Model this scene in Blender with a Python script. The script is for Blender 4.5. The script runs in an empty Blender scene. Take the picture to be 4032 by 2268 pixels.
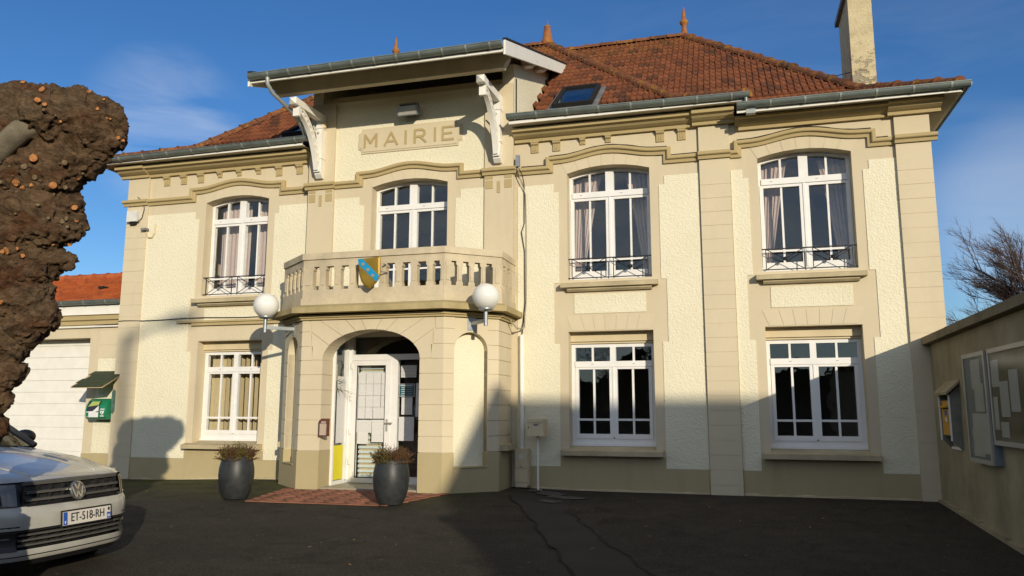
import bpy, bmesh, math, random
from mathutils import Vector, Matrix, noise
random.seed(7)
SC = bpy.context.scene
COL = SC.collection
rad = math.radians

# ------------------------------------------------------------------ camera, sky, sun, exposure
cd = bpy.data.cameras.new('camera'); cam = bpy.data.objects.new('camera', cd); COL.objects.link(cam)
cd.sensor_width = 36.0; cd.lens = 27.44; cd.clip_end = 3000; cd.clip_start = 0.05
yaw, pitch, roll = 0.27587, 0.15383, 0.00154
fwd = Vector((-math.sin(yaw)*math.cos(pitch), math.cos(yaw)*math.cos(pitch), math.sin(pitch)))
rt = Vector((math.cos(yaw), math.sin(yaw), 0)); up = rt.cross(fwd)
rt2 = rt*math.cos(roll)+up*math.sin(roll); up2 = up*math.cos(roll)-rt*math.sin(roll)
M = Matrix((rt2, up2, -fwd)).transposed().to_4x4(); M.translation = (0, -12, 1.22)
cam.matrix_world = M
SC.camera = cam
SUNV = Vector((0.71, -1.0, 0.287)).normalized()          # towards the sun
SUN_EL = math.asin(SUNV.z)
world = bpy.data.worlds.new('World'); SC.world = world; world.use_nodes = True
wn = world.node_tree.nodes; wl = world.node_tree.links
for n in list(wn): wn.remove(n)
wo = wn.new('ShaderNodeOutputWorld'); bg = wn.new('ShaderNodeBackground'); bg.inputs['Strength'].default_value = 0.138
sky = wn.new('ShaderNodeTexSky'); sky.sky_type = 'NISHITA'; sky.sun_disc = False
sky.sun_elevation = SUN_EL; sky.sun_rotation = math.atan2(SUNV.x, SUNV.y)
sky.air_density = 1.0; sky.dust_density = 0.0; sky.ozone_density = 4.0; sky.altitude = 0
tc = wn.new('ShaderNodeTexCoord')
mp = wn.new('ShaderNodeMapping'); mp.inputs['Scale'].default_value = (2.4, 2.4, 13.0); mp.inputs['Rotation'].default_value = (0.2, 0.0, 0.5)
nz = wn.new('ShaderNodeTexNoise'); nz.inputs['Scale'].default_value = 1.6; nz.inputs['Detail'].default_value = 7; nz.inputs['Roughness'].default_value = 0.55
nz.inputs['Distortion'].default_value = 0.6
wl.new(tc.outputs['Generated'], mp.inputs['Vector']); wl.new(mp.outputs[0], nz.inputs['Vector'])
cr = wn.new('ShaderNodeMapRange'); cr.inputs[1].default_value = 0.40; cr.inputs[2].default_value = 0.74
wl.new(nz.outputs['Fac'], cr.inputs[0])
def cloud_mask(d, c0, c1):
    dp = wn.new('ShaderNodeVectorMath'); dp.operation = 'DOT_PRODUCT'; dp.inputs[1].default_value = Vector(d).normalized()
    wl.new(tc.outputs['Generated'], dp.inputs[0])
    r = wn.new('ShaderNodeMapRange'); r.interpolation_type = 'SMOOTHSTEP'; r.inputs[1].default_value = c0; r.inputs[2].default_value = c1
    wl.new(dp.outputs['Value'], r.inputs[0]); return r.outputs[0]
def madd(a, b, op='ADD'):
    m = wn.new('ShaderNodeMath'); m.operation = op; m.use_clamp = True
    for i, v in ((0, a), (1, b)):
        if isinstance(v, float): m.inputs[i].default_value = v
        else: wl.new(v, m.inputs[i])
    return m.outputs[0]
k1 = madd(cloud_mask((-0.615, 0.712, 0.315), 0.9945, 0.9995), 0.30, 'MULTIPLY')
k2 = madd(cloud_mask((0.31, 0.925, 0.205), 0.992, 0.9995), 0.6, 'MULTIPLY')
k3 = madd(cloud_mask((0.2, 0.9, 0.08), 0.75, 0.98), 0.05, 'MULTIPLY')
k4 = madd(cloud_mask((0.25, -0.93, 0.28), -0.15, 0.75), 0.55, 'MULTIPLY')
ks = madd(k1, madd(k3, k4))
fac = madd(madd(cr.outputs[0], ks, 'MULTIPLY'), madd(madd(k4, 0.62, 'MULTIPLY'), madd(k2, 0.34, 'MULTIPLY')))
mx = wn.new('ShaderNodeMixRGB'); mx.inputs[2].default_value = (7.6, 7.7, 7.8, 1)
hs_ = wn.new('ShaderNodeHueSaturation'); hs_.inputs['Saturation'].default_value = 1.15; hs_.inputs['Hue'].default_value = 0.508; wl.new(sky.outputs[0], hs_.inputs['Color'])
wl.new(fac, mx.inputs[0]); wl.new(hs_.outputs[0], mx.inputs[1]); wl.new(mx.outputs[0], bg.inputs[0]); wl.new(bg.outputs[0], wo.inputs[0])
sd = bpy.data.lights.new('sun', 'SUN'); sun = bpy.data.objects.new('sun', sd); COL.objects.link(sun)
sd.energy = 4.5; sd.angle = rad(0.53); sd.color = (1.0, 0.88, 0.69)
sun.rotation_euler = (-SUNV).to_track_quat('-Z', 'Y').to_euler(); sun.location = SUNV*60
SC.view_settings.view_transform = 'Standard'; SC.view_settings.look = 'None'; SC.view_settings.gamma = 1; SC.view_settings.use_curve_mapping = False
SC.view_settings.exposure = -0.12
SC.render.engine = 'CYCLES'; SC.cycles.use_denoising = True; SC.cycles.max_bounces = 8; SC.cycles.transparent_max_bounces = 16
SC.cycles.caustics_reflective = False; SC.cycles.caustics_refractive = False

# ------------------------------------------------------------------ materials
class NT:
    def __init__(s, name):
        s.m = bpy.data.materials.new(name); s.m.use_nodes = True; s.t = s.m.node_tree; s.n = s.t.nodes
        s.p = s.n['Principled BSDF']; s.out = s.n['Material Output']; s._pos = None
    def link(s, a, b): s.t.links.new(a, b)
    def node(s, typ, **kw):
        n = s.n.new(typ)
        for k, v in kw.items(): setattr(n, k, v)
        return n
    def pos(s, scale=(1, 1, 1)):
        if s._pos is None: s._pos = s.node('ShaderNodeNewGeometry').outputs['Position']
        if scale == (1, 1, 1): return s._pos
        m = s.node('ShaderNodeVectorMath', operation='MULTIPLY'); m.inputs[1].default_value = scale; s.link(s._pos, m.inputs[0]); return m.outputs[0]
    def noise(s, scale, detail=4, rough=0.55, sc=(1, 1, 1), dist=0.0):
        n = s.node('ShaderNodeTexNoise'); n.inputs['Scale'].default_value = scale; n.inputs['Detail'].default_value = detail
        n.inputs['Roughness'].default_value = rough; n.inputs['Distortion'].default_value = dist
        s.link(s.pos(sc), n.inputs['Vector']); return n.outputs['Fac']
    def ramp(s, f, a, b):
        r = s.node('ShaderNodeMapRange'); r.inputs[1].default_value = a; r.inputs[2].default_value = b; s.link(f, r.inputs[0]); return r.outputs[0]
    def mix(s, f, a, b, mode='MIX'):
        m = s.node('ShaderNodeMixRGB', blend_type=mode)
        for i, v in ((0, f), (1, a), (2, b)):
            if hasattr(v, 'is_linked'): s.link(v, m.inputs[i])
            elif isinstance(v, (int, float)): m.inputs[i].default_value = v
            else: m.inputs[i].default_value = (*v, 1)
        return m.outputs[0]
    def math(s, op, a, b):
        m = s.node('ShaderNodeMath', operation=op)
        for i, v in ((0, a), (1, b)):
            if hasattr(v, 'is_linked'): s.link(v, m.inputs[i])
            else: m.inputs[i].default_value = v
        return m.outputs[0]
    def color(s, c):
        if hasattr(c, 'is_linked'): s.link(c, s.p.inputs['Base Color'])
        else: s.p.inputs['Base Color'].default_value = (*c, 1)
        return s
    def bump(s, h, strength=0.5, dist=0.01):
        b = s.node('ShaderNodeBump'); b.inputs['Strength'].default_value = strength; b.inputs['Distance'].default_value = dist
        s.link(h, b.inputs['Height']); s.link(b.outputs[0], s.p.inputs['Normal']); return s
    def set(s, rough=0.7, metal=0.0, spec=0.3, **kw):
        s.p.inputs['Roughness'].default_value = rough; s.p.inputs['Metallic'].default_value = metal; s.p.inputs['Specular IOR Level'].default_value = spec
        for k, v in kw.items(): s.p.inputs[k.replace('_', ' ')].default_value = v
        return s
def plain(name, c, rough=0.6, var=0.12, scale=6, metal=0.0, spec=0.3, bump=0.0, bscale=60):
    t = NT(name)
    f = t.noise(scale, 5); g = t.ramp(f, 0.3, 0.7)
    t.color(t.mix(g, tuple(x*(1-var) for x in c), tuple(min(1, x*(1+var*0.6)) for x in c))).set(rough, metal, spec)
    if bump: t.bump(t.noise(bscale, 4), bump, 0.004)
    return t.m
def wallpaint(name, c, dirt=0.25, bump=0.25):
    t = NT(name)
    a = t.ramp(t.noise(0.9, 6, 0.6), 0.3, 0.75); b = t.ramp(t.noise(14, 5, 0.6), 0.35, 0.7)
    st = t.ramp(t.noise(3.0, 6, 0.65, (1, 1, 0.18)), 0.52, 0.8)
    c1 = t.mix(a, tuple(x*0.93 for x in c), tuple(x*1.03 for x in c))
    c2 = t.mix(t.math('MULTIPLY', b, 0.10), c1, tuple(x*0.75 for x in c))
    c3 = t.mix(t.math('MULTIPLY', st, dirt), c2, (c[0]*0.62, c[1]*0.62, c[2]*0.60))
    t.color(c3).set(0.85, 0, 0.15).bump(t.noise(90, 3), bump, 0.003)
    return t.m
MT = {}
MT['beige'] = wallpaint('beige_render', (0.60, 0.52, 0.365), 0.26)
MT['block'] = wallpaint('beige_block_render', (0.62, 0.54, 0.38), 0.24)
MT['ochre'] = wallpaint('ochre_trim_paint', (0.44, 0.35, 0.18), 0.28)
MT['plinth'] = wallpaint('olive_plinth_paint', (0.43, 0.36, 0.205), 0.4)
t = NT('cream_roughcast')
v1 = t.node('ShaderNodeTexVoronoi', feature='SMOOTH_F1'); v1.inputs['Scale'].default_value = 44; v1.inputs['Smoothness'].default_value = 0.6
w1 = t.node('ShaderNodeTexNoise'); w1.inputs['Scale'].default_value = 9; w1.inputs['Detail'].default_value = 3; t.link(t.pos(), w1.inputs['Vector'])
vm = t.node('ShaderNodeVectorMath', operation='MULTIPLY_ADD'); vm.inputs[1].default_value = (0.09,)*3; t.link(w1.outputs['Color'], vm.inputs[0]); t.link(t.pos(), vm.inputs[2])
t.link(vm.outputs[0], v1.inputs['Vector'])
h = t.math('ADD', t.math('MULTIPLY', v1.outputs['Distance'], 0.45), t.math('MULTIPLY', t.noise(30, 5, 0.65), 1.3))
a = t.ramp(t.noise(1.1, 5), 0.3, 0.7); b = t.ramp(t.noise(9, 5), 0.55, 0.8)
t.color(t.mix(t.math('MULTIPLY', b, 0.15), t.mix(a, (0.71, 0.665, 0.495), (0.765, 0.72, 0.545)), (0.62, 0.565, 0.40))).set(0.9, 0, 0.1).bump(h, 1.0, 0.0095)
MT['rough'] = t.m
def concrete(name, c, stain=0.6):
    t = NT(name)
    a = t.ramp(t.noise(1.6, 7, 0.65), 0.32, 0.7); s = t.ramp(t.noise(2.4, 6, 0.6, (1, 1, 0.28), 0.5), 0.46, 0.78); f = t.ramp(t.noise(38, 4, 0.7), 0.35, 0.75)
    c1 = t.mix(a, tuple(x*0.72 for x in c), tuple(x*1.12 for x in c)); c2 = t.mix(t.math('MULTIPLY', s, stain), c1, tuple(x*0.38 for x in c))
    c3 = t.mix(t.math('MULTIPLY', f, 0.25), c2, tuple(x*0.6 for x in c))
    t.color(c3).set(0.92, 0, 0.1).bump(t.math('ADD', t.noise(55, 5, 0.7), t.noise(6, 4)), 0.5, 0.008); return t.m
MT['concrete'] = concrete('weathered_render', (0.40, 0.34, 0.215), 0.5)
MT['cap'] = concrete('coping_concrete', (0.28, 0.235, 0.15), 0.75)
MT['sill'] = concrete('sill_stone', (0.52, 0.44, 0.28), 0.3)
MT['slab'] = concrete('balcony_slab_paint', (0.47, 0.385, 0.20), 0.5)
MT['baluster'] = concrete('balcony_render', (0.60, 0.515, 0.36), 0.3)
MT['pvc'] = plain('white_pvc', (0.76, 0.755, 0.73), 0.35, 0.06, 5, spec=0.45)
MT['white'] = plain('white_paint', (0.78, 0.765, 0.70), 0.45, 0.06, 5, spec=0.4)
MT['zinc'] = plain('zinc_gutter', (0.19, 0.225, 0.21), 0.42, 0.25, 4, metal=0.35, spec=0.5)
MT['zinc_seam'] = plain('zinc_seam', (0.34, 0.37, 0.35), 0.5, 0.2, 4, metal=0.3, spec=0.5)
MT['dark_metal'] = plain('black_iron', (0.015, 0.016, 0.018), 0.5, 0.2, 10, spec=0.4)
MT['galv'] = plain('galvanised_steel', (0.32, 0.35, 0.36), 0.45, 0.2, 12, metal=0.6)
MT['soffit'] = plain('soffit_board', (0.56, 0.50, 0.37), 0.7, 0.15, 3)
MT['cream_paint'] = plain('cream_paint', (0.62, 0.52, 0.33), 0.5, 0.08, 4)
MT['lead'] = plain('lead_flashing', (0.17, 0.17, 0.17), 0.55, 0.3, 6)
MT['interior'] = plain('interior_wall', (0.30, 0.27, 0.24), 0.9, 0.05, 2)
MT['dark'] = plain('dark_void', (0.02, 0.02, 0.02), 0.9, 0.1, 3)
MT['rubber'] = plain('black_rubber', (0.014, 0.014, 0.014), 0.7, 0.15, 8)
t = NT('window_glass')
for n in list(t.n):
    if n.type == 'BSDF_PRINCIPLED': t.n.remove(n)
lw_ = t.node('ShaderNodeLayerWeight'); lw_.inputs[0].default_value = 0.5
frv = t.math('ADD', t.math('MULTIPLY', t.math('POWER', lw_.outputs['Facing'], 5.0), 0.9), 0.048)
bp_ = t.node('ShaderNodeBump'); bp_.inputs['Strength'].default_value = 0.12; bp_.inputs['Distance'].default_value = 0.02; t.link(t.noise(3.0, 2), bp_.inputs['Height'])
gl = t.node('ShaderNodeBsdfGlossy'); t.link(bp_.outputs[0], gl.inputs['Normal']); gl.inputs['Roughness'].default_value = 0.008; gl.inputs['Color'].default_value = (0.95, 1.0, 1.0, 1)
tr = t.node('ShaderNodeBsdfTransparent'); tr.inputs[0].default_value = (0.975, 0.985, 0.98, 1)
ms = t.node('ShaderNodeMixShader'); t.link(frv, ms.inputs[0]); t.link(tr.outputs[0], ms.inputs[1]); t.link(gl.outputs[0], ms.inputs[2]); t.link(ms.outputs[0], t.out.inputs[0])
MT['glass'] = t.m
t = NT('plexi_pane')
for n in list(t.n):
    if n.type == 'BSDF_PRINCIPLED': t.n.remove(n)
lw_ = t.node('ShaderNodeLayerWeight'); lw_.inputs[0].default_value = 0.5
frv = t.math('ADD', t.math('MULTIPLY', t.math('POWER', lw_.outputs['Facing'], 5.0), 0.35), 0.03)
gl = t.node('ShaderNodeBsdfGlossy'); gl.inputs['Roughness'].default_value = 0.16; tr = t.node('ShaderNodeBsdfTransparent'); tr.inputs[0].default_value = (0.9, 0.9, 0.86, 1)
ms = t.node('ShaderNodeMixShader'); t.link(frv, ms.inputs[0]); t.link(tr.outputs[0], ms.inputs[1]); t.link(gl.outputs[0], ms.inputs[2]); t.link(ms.outputs[0], t.out.inputs[0])
MT['plexi'] = t.m
def cloth(name, c):
    t = NT(name); f = t.ramp(t.noise(60, 3, 0.5, (1, 1, 0.2)), 0.3, 0.7)
    t.color(t.mix(f, tuple(x*0.85 for x in c), c)).set(0.95, 0, 0.1); return t.m
MT['curtain'] = cloth('mauve_curtain', (0.52, 0.41, 0.37))
MT['blind'] = cloth('beige_blind', (0.60, 0.49, 0.30))
# roof tiles
def tilemat(name, c1, c2, c3, lichen, lz=None):
    t = NT(name)
    at = t.node('ShaderNodeAttribute', attribute_name='rnd'); oi = t.node('ShaderNodeObjectInfo')
    r = t.math('FRACT', t.math('ADD', at.outputs['Fac'], oi.outputs['Random']), 0.0)
    col = t.mix(t.ramp(r, 0.0, 1.0), c1, c2)
    col = t.mix(t.ramp(t.math('FRACT', t.math('MULTIPLY', r, 7.3), 0.0), 0.72, 1.0), col, c3)
    col = t.mix(t.math('MULTIPLY', t.ramp(t.noise(7, 6, 0.7), 0.48, 0.75), 0.75), col, (0.055, 0.035, 0.022))
    lf = t.ramp(t.noise(11, 6, 0.7), min(0.60 - 0.14*lichen, 0.9), 0.70 if lichen > 0 else 0.95)
    if lz:
        gz = t.node('ShaderNodeSeparateXYZ'); t.link(t.pos(), gz.inputs[0]); lf = t.math('MULTIPLY', lf, t.math('ADD', t.ramp(gz.outputs['Z'], lz, lz+0.9), 0.05))
    col = t.mix(lf, col, (0.34, 0.19, 0.025))
    t.color(col).set(0.85, 0, 0.2).bump(t.noise(70, 5, 0.7), 0.5, 0.006); return t.m
MT['tile'] = tilemat('terracotta_roof_tile', (0.175, 0.060, 0.028), (0.25, 0.090, 0.040), (0.095, 0.042, 0.026), 0.7, 8.3)
MT['ridge'] = tilemat('lichened_ridge_tile', (0.15, 0.055, 0.028), (0.20, 0.075, 0.035), (0.09, 0.042, 0.026), 0.6)
MT['tile2'] = tilemat('newer_orange_roof_tile', (0.38, 0.095, 0.030), (0.45, 0.12, 0.038), (0.34, 0.085, 0.03), -1.0)
MT['finial'] = tilemat('terracotta_finial', (0.30, 0.11, 0.045), (0.30, 0.11, 0.045), (0.30, 0.11, 0.045), 0.9)
# asphalt with moss near the building
t = NT('old_asphalt')
sep = t.node('ShaderNodeSeparateXYZ'); t.link(t.pos(), sep.inputs[0])
a = t.ramp(t.noise(0.7, 7, 0.6), 0.32, 0.7); sp = t.ramp(t.noise(90, 2, 0.5), 0.52, 0.72); b = t.ramp(t.noise(3.2, 6, 0.65), 0.45, 0.75)
c = t.mix(a, (0.020, 0.0175, 0.013), (0.038, 0.032, 0.023)); c = t.mix(t.math('MULTIPLY', b, 0.5), c, (0.060, 0.050, 0.035)); c = t.mix(t.math('MULTIPLY', sp, 0.6), c, (0.15, 0.13, 0.095))
st2 = t.ramp(t.noise(1.3, 7, 0.75, (1, 1, 1), 1.2), 0.55, 0.62); c = t.mix(t.math('MULTIPLY', st2, 0.55), c, (0.016, 0.014, 0.011))
moss = t.math('MULTIPLY', t.ramp(t.noise(2.6, 7, 0.7), 0.40, 0.58), t.math('MULTIPLY', t.ramp(sep.outputs['Y'], -2.9, -0.6), t.ramp(sep.outputs['X'], -3.0, -4.6)))
c = t.mix(t.math('MULTIPLY', moss, 0.85), c, (0.075, 0.085, 0.012))
t.color(c).set(0.93, 0, 0.2).bump(t.math('ADD', t.noise(110, 3, 0.7), t.math('MULTIPLY', t.noise(9, 4), 0.6)), 0.9, 0.012); MT['asphalt'] = t.m
t = NT('asphalt_patch'); a = t.ramp(t.noise(1.5, 6), 0.3, 0.7); t.color(t.mix(a, (0.020, 0.019, 0.017), (0.034, 0.031, 0.027))).set(0.85, 0, 0.25).bump(t.noise(120, 3, 0.7), 0.7, 0.008); MT['patch'] = t.m
MT['crack'] = plain('crack_dirt', (0.012, 0.011, 0.010), 0.95)
MT['cement'] = plain('cement_smear', (0.07, 0.066, 0.058), 0.9, 0.3, 12)
t = NT('red_paving_brick'); oi = t.node('ShaderNodeObjectInfo')
c = t.mix(oi.outputs['Random'], (0.20, 0.088, 0.054), (0.28, 0.122, 0.074)); c = t.mix(t.math('MULTIPLY', t.ramp(t.noise(16, 5), 0.45, 0.75), 0.5), c, (0.11, 0.055, 0.035))
t.color(c).set(0.9, 0, 0.2).bump(t.noise(80, 4), 0.4, 0.004); MT['brick'] = t.m
MT['joint'] = plain('paving_joint', (0.10, 0.055, 0.035), 0.95)
t = NT('chimney_stucco')
f = t.ramp(t.noise(2.6, 7, 0.65, (1, 1, 1.4), 0.4), 0.52, 0.56); zz = t.node('ShaderNodeSeparateXYZ'); t.link(t.pos(), zz.inputs[0])
f = t.math('MULTIPLY', f, t.ramp(zz.outputs['Z'], 8.9, 7.8))
c = t.mix(f, t.mix(t.ramp(t.noise(5, 6), 0.3, 0.7), (0.47, 0.40, 0.24), (0.60, 0.52, 0.33)), (0.32, 0.28, 0.20))
t.color(c).set(0.9, 0, 0.15).bump(t.math('SUBTRACT', t.noise(22, 6, 0.7), t.math('MULTIPLY', f, 0.8)), 0.8, 0.025); MT['stucco'] = t.m
# bark
t = NT('gnarled_bark')
a = t.ramp(t.noise(9, 8, 0.7, (1, 1, 1.6), 0.8), 0.3, 0.7); b = t.ramp(t.noise(3.2, 5), 0.5, 0.75); r_ = t.ramp(t.noise(5, 6, 0.7), 0.52, 0.66)
c = t.mix(a, (0.020, 0.012, 0.007), (0.32, 0.205, 0.118)); c = t.mix(t.math('MULTIPLY', b, 0.5), c, (0.26, 0.20, 0.125)); c = t.mix(t.math('MULTIPLY', r_, 0.7), c, (0.16, 0.058, 0.026))
t.color(c).set(0.95, 0, 0.1).bump(t.math('ADD', t.noise(26, 8, 0.75, (1, 1, 1.8), 1.0), t.math('MULTIPLY', t.noise(70, 4, 0.7), 0.35)), 1.0, 0.05); MT['bark'] = t.m
t = NT('smooth_bark'); a = t.ramp(t.noise(7, 6, 0.6), 0.3, 0.7); t.color(t.mix(a, (0.085, 0.072, 0.05), (0.20, 0.17, 0.12))).set(0.9, 0, 0.15).bump(t.noise(40, 5), 0.5, 0.012); MT['limb'] = t.m
t = NT('fresh_cut_wood'); a = t.ramp(t.noise(40, 4), 0.3, 0.7); t.color(t.mix(a, (0.27, 0.10, 0.032), (0.47, 0.22, 0.08))).set(0.8, 0, 0.2); MT['cut'] = t.m
t = NT('old_cut_wood'); a = t.ramp(t.noise(40, 4), 0.3, 0.7); t.color(t.mix(a, (0.10, 0.07, 0.04), (0.20, 0.15, 0.09))).set(0.9, 0, 0.1); MT['oldcut'] = t.m
MT['twig'] = plain('birch_twig', (0.075, 0.05, 0.042), 0.8, 0.25, 3)
# car
t = NT('dusty_white_car_paint'); a = t.ramp(t.noise(4, 6), 0.35, 0.75)
t.color(t.mix(a, (0.36, 0.35, 0.305), (0.46, 0.45, 0.395))).set(0.32, 0, 0.5, Coat_Weight=0.8, Coat_Roughness=0.06); MT['carpaint'] = t.m
MT['black_plastic'] = plain('black_plastic', (0.014, 0.014, 0.015), 0.45, 0.2, 6, spec=0.5)
MT['grille'] = plain('grey_grille_bar', (0.15, 0.145, 0.13), 0.4, 0.2, 6, metal=0.4, spec=0.5)
MT['chrome'] = plain('dull_chrome', (0.55, 0.53, 0.49), 0.22, 0.1, 6, metal=0.9)
MT['lamp_glass'] = plain('headlamp_glass', (0.02, 0.022, 0.028), 0.06, 0.1, 4, spec=0.9)
MT['plate'] = plain('number_plate_white', (0.66, 0.62, 0.55), 0.4, 0.05, 8)
MT['blue'] = plain('plate_blue', (0.03, 0.10, 0.42), 0.4, 0.05, 8)
MT['plate_text'] = plain('plate_black', (0.02, 0.022, 0.02), 0.5)
# misc colours
MT['pot'] = plain('charcoal_glazed_pot', (0.030, 0.033, 0.034), 0.45, 0.3, 14, spec=0.35, bump=0.25, bscale=40)
MT['globe'] = NT('opal_globe').color((0.72, 0.715, 0.67)).set(0.12, 0, 0.5, Subsurface_Weight=0.0).m
MT['green'] = plain('aed_green', (0.012, 0.20, 0.095), 0.3, 0.06, 5, spec=0.5)
MT['green_light'] = plain('pale_green_plastic', (0.38, 0.48, 0.14), 0.4)
MT['grey_glass'] = plain('tinted_cover', (0.02, 0.02, 0.025), 0.15, spec=0.6)
MT['shingle'] = plain('green_bitumen_shingle', (0.045, 0.058, 0.032), 0.95, 0.3, 30, bump=0.5, bscale=120)
MT['plaque'] = plain('green_glass_plaque', (0.11, 0.19, 0.165), 0.25, 0.3, 14, spec=0.6)
MT['yellow_box'] = plain('postal_yellow', (0.55, 0.29, 0.012), 0.4, 0.12, 10)
MT['grey_blue'] = plain('shelter_grey_paint', (0.22, 0.215, 0.18), 0.9, 0.2, 5, spec=0.1)
MT['alu'] = plain('aged_aluminium', (0.42, 0.40, 0.34), 0.45, 0.1, 6, metal=0.3)
MT['alu_side'] = plain('board_side', (0.20, 0.235, 0.26), 0.5, 0.1, 6)
MT['brown'] = plain('brown_box', (0.12, 0.035, 0.018), 0.45, 0.15, 10)
MT['pink_beige'] = plain('beige_lid', (0.45, 0.36, 0.28), 0.5, 0.1, 10)
MT['gold'] = plain('gilded_shield', (0.31, 0.20, 0.03), 0.45, 0.15, 8, metal=0.35, bump=0.6, bscale=9)
MT['azure'] = plain('azure_band', (0.01, 0.27, 0.50), 0.4, 0.12, 12)
MT['silver'] = plain('silver_shell', (0.36, 0.33, 0.25), 0.5, 0.15, 30, metal=0.3)
MT['teal'] = plain('teal_sign', (0.012, 0.085, 0.11), 0.4)
MT['white_print'] = plain('white_print', (0.75, 0.76, 0.75), 0.5)
MT['cord'] = plain('black_cable', (0.02, 0.02, 0.022), 0.5)
MT['cordgrey'] = plain('grey_cable', (0.32, 0.28, 0.20), 0.5)
MT['tilefloor'] = plain('threshold_tile', (0.33, 0.29, 0.22), 0.5, 0.1, 8)
MT['hour_box'] = plain('alarm_white', (0.66, 0.66, 0.62), 0.4)
MT['blindstripe'] = NT('striped_blind_fabric').color((0.62, 0.70, 0.71)).set(0.8, 0, 0.2).m
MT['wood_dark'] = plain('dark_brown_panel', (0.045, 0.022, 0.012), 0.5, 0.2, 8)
MT['bedsoil'] = plain('potting_soil', (0.03, 0.02, 0.012), 0.95)
t = NT('heather_foliage'); oi = t.node('ShaderNodeAttribute', attribute_name='rnd')
t.color(t.mix(oi.outputs['Fac'], (0.125, 0.055, 0.026), (0.075, 0.090, 0.016))).set(0.9, 0, 0.1); MT['heather'] = t.m
t = NT('palm_leaf'); t.color(t.mix(t.ramp(t.noise(8, 3), 0.3, 0.7), (0.03, 0.085, 0.02), (0.16, 0.20, 0.05))).set(0.6, 0, 0.3); MT['leaf'] = t.m
def printed(name, paper, ink, lines, col=1.0, density=0.62):
    """flat print: rows of text-like dashes"""
    t = NT(name); p = t.pos(); s = t.node('ShaderNodeSeparateXYZ'); t.link(p, s.inputs[0])
    fz = t.math('FRACT', t.math('MULTIPLY', s.outputs['Z'], lines), 0.0)
    row = t.math('LESS_THAN', fz, 0.5)
    n1 = t.node('ShaderNodeTexNoise'); n1.inputs['Scale'].default_value = 1.0; n1.inputs['Detail'].default_value = 3
    vm = t.node('ShaderNodeVectorMath', operation='MULTIPLY'); vm.inputs[1].default_value = (130*col, 130*col, lines*0.9); t.link(p, vm.inputs[0]); t.link(vm.outputs[0], n1.inputs['Vector'])
    n2 = t.ramp(t.noise(13, 2), 0.36, 0.42)
    dash = t.math('LESS_THAN', n1.outputs['Fac'], density)
    f = t.math('MULTIPLY', row, dash)
    t.color(t.mix(t.math('MULTIPLY', f, 0.55), paper, ink)).set(0.7, 0, 0.2); return t.m
MT['paper'] = printed('printed_notice', (0.76, 0.76, 0.74), (0.16, 0.16, 0.17), 95)
MT['paper2'] = printed('printed_notice_large_text', (0.66, 0.66, 0.64), (0.10, 0.10, 0.10), 45)
MT['yellow_paper'] = printed('yellow_notice', (0.78, 0.70, 0.03), (0.40, 0.36, 0.03), 60)
MT['blank_paper'] = plain('faded_paper', (0.60, 0.60, 0.57), 0.8, 0.1, 5)
t = NT('street_map_print'); vv = t.node('ShaderNodeTexVoronoi', feature='DISTANCE_TO_EDGE'); vv.inputs['Scale'].default_value = 34; t.link(t.pos(), vv.inputs['Vector'])
t.color(t.mix(t.math('LESS_THAN', vv.outputs['Distance'], 0.05), (0.66, 0.66, 0.64), (0.53, 0.52, 0.50))).set(0.7, 0, 0.2); MT['map'] = t.m
MT['hedge'] = plain('dark_hedge', (0.018, 0.026, 0.010), 0.95, 0.4, 2)

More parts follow.
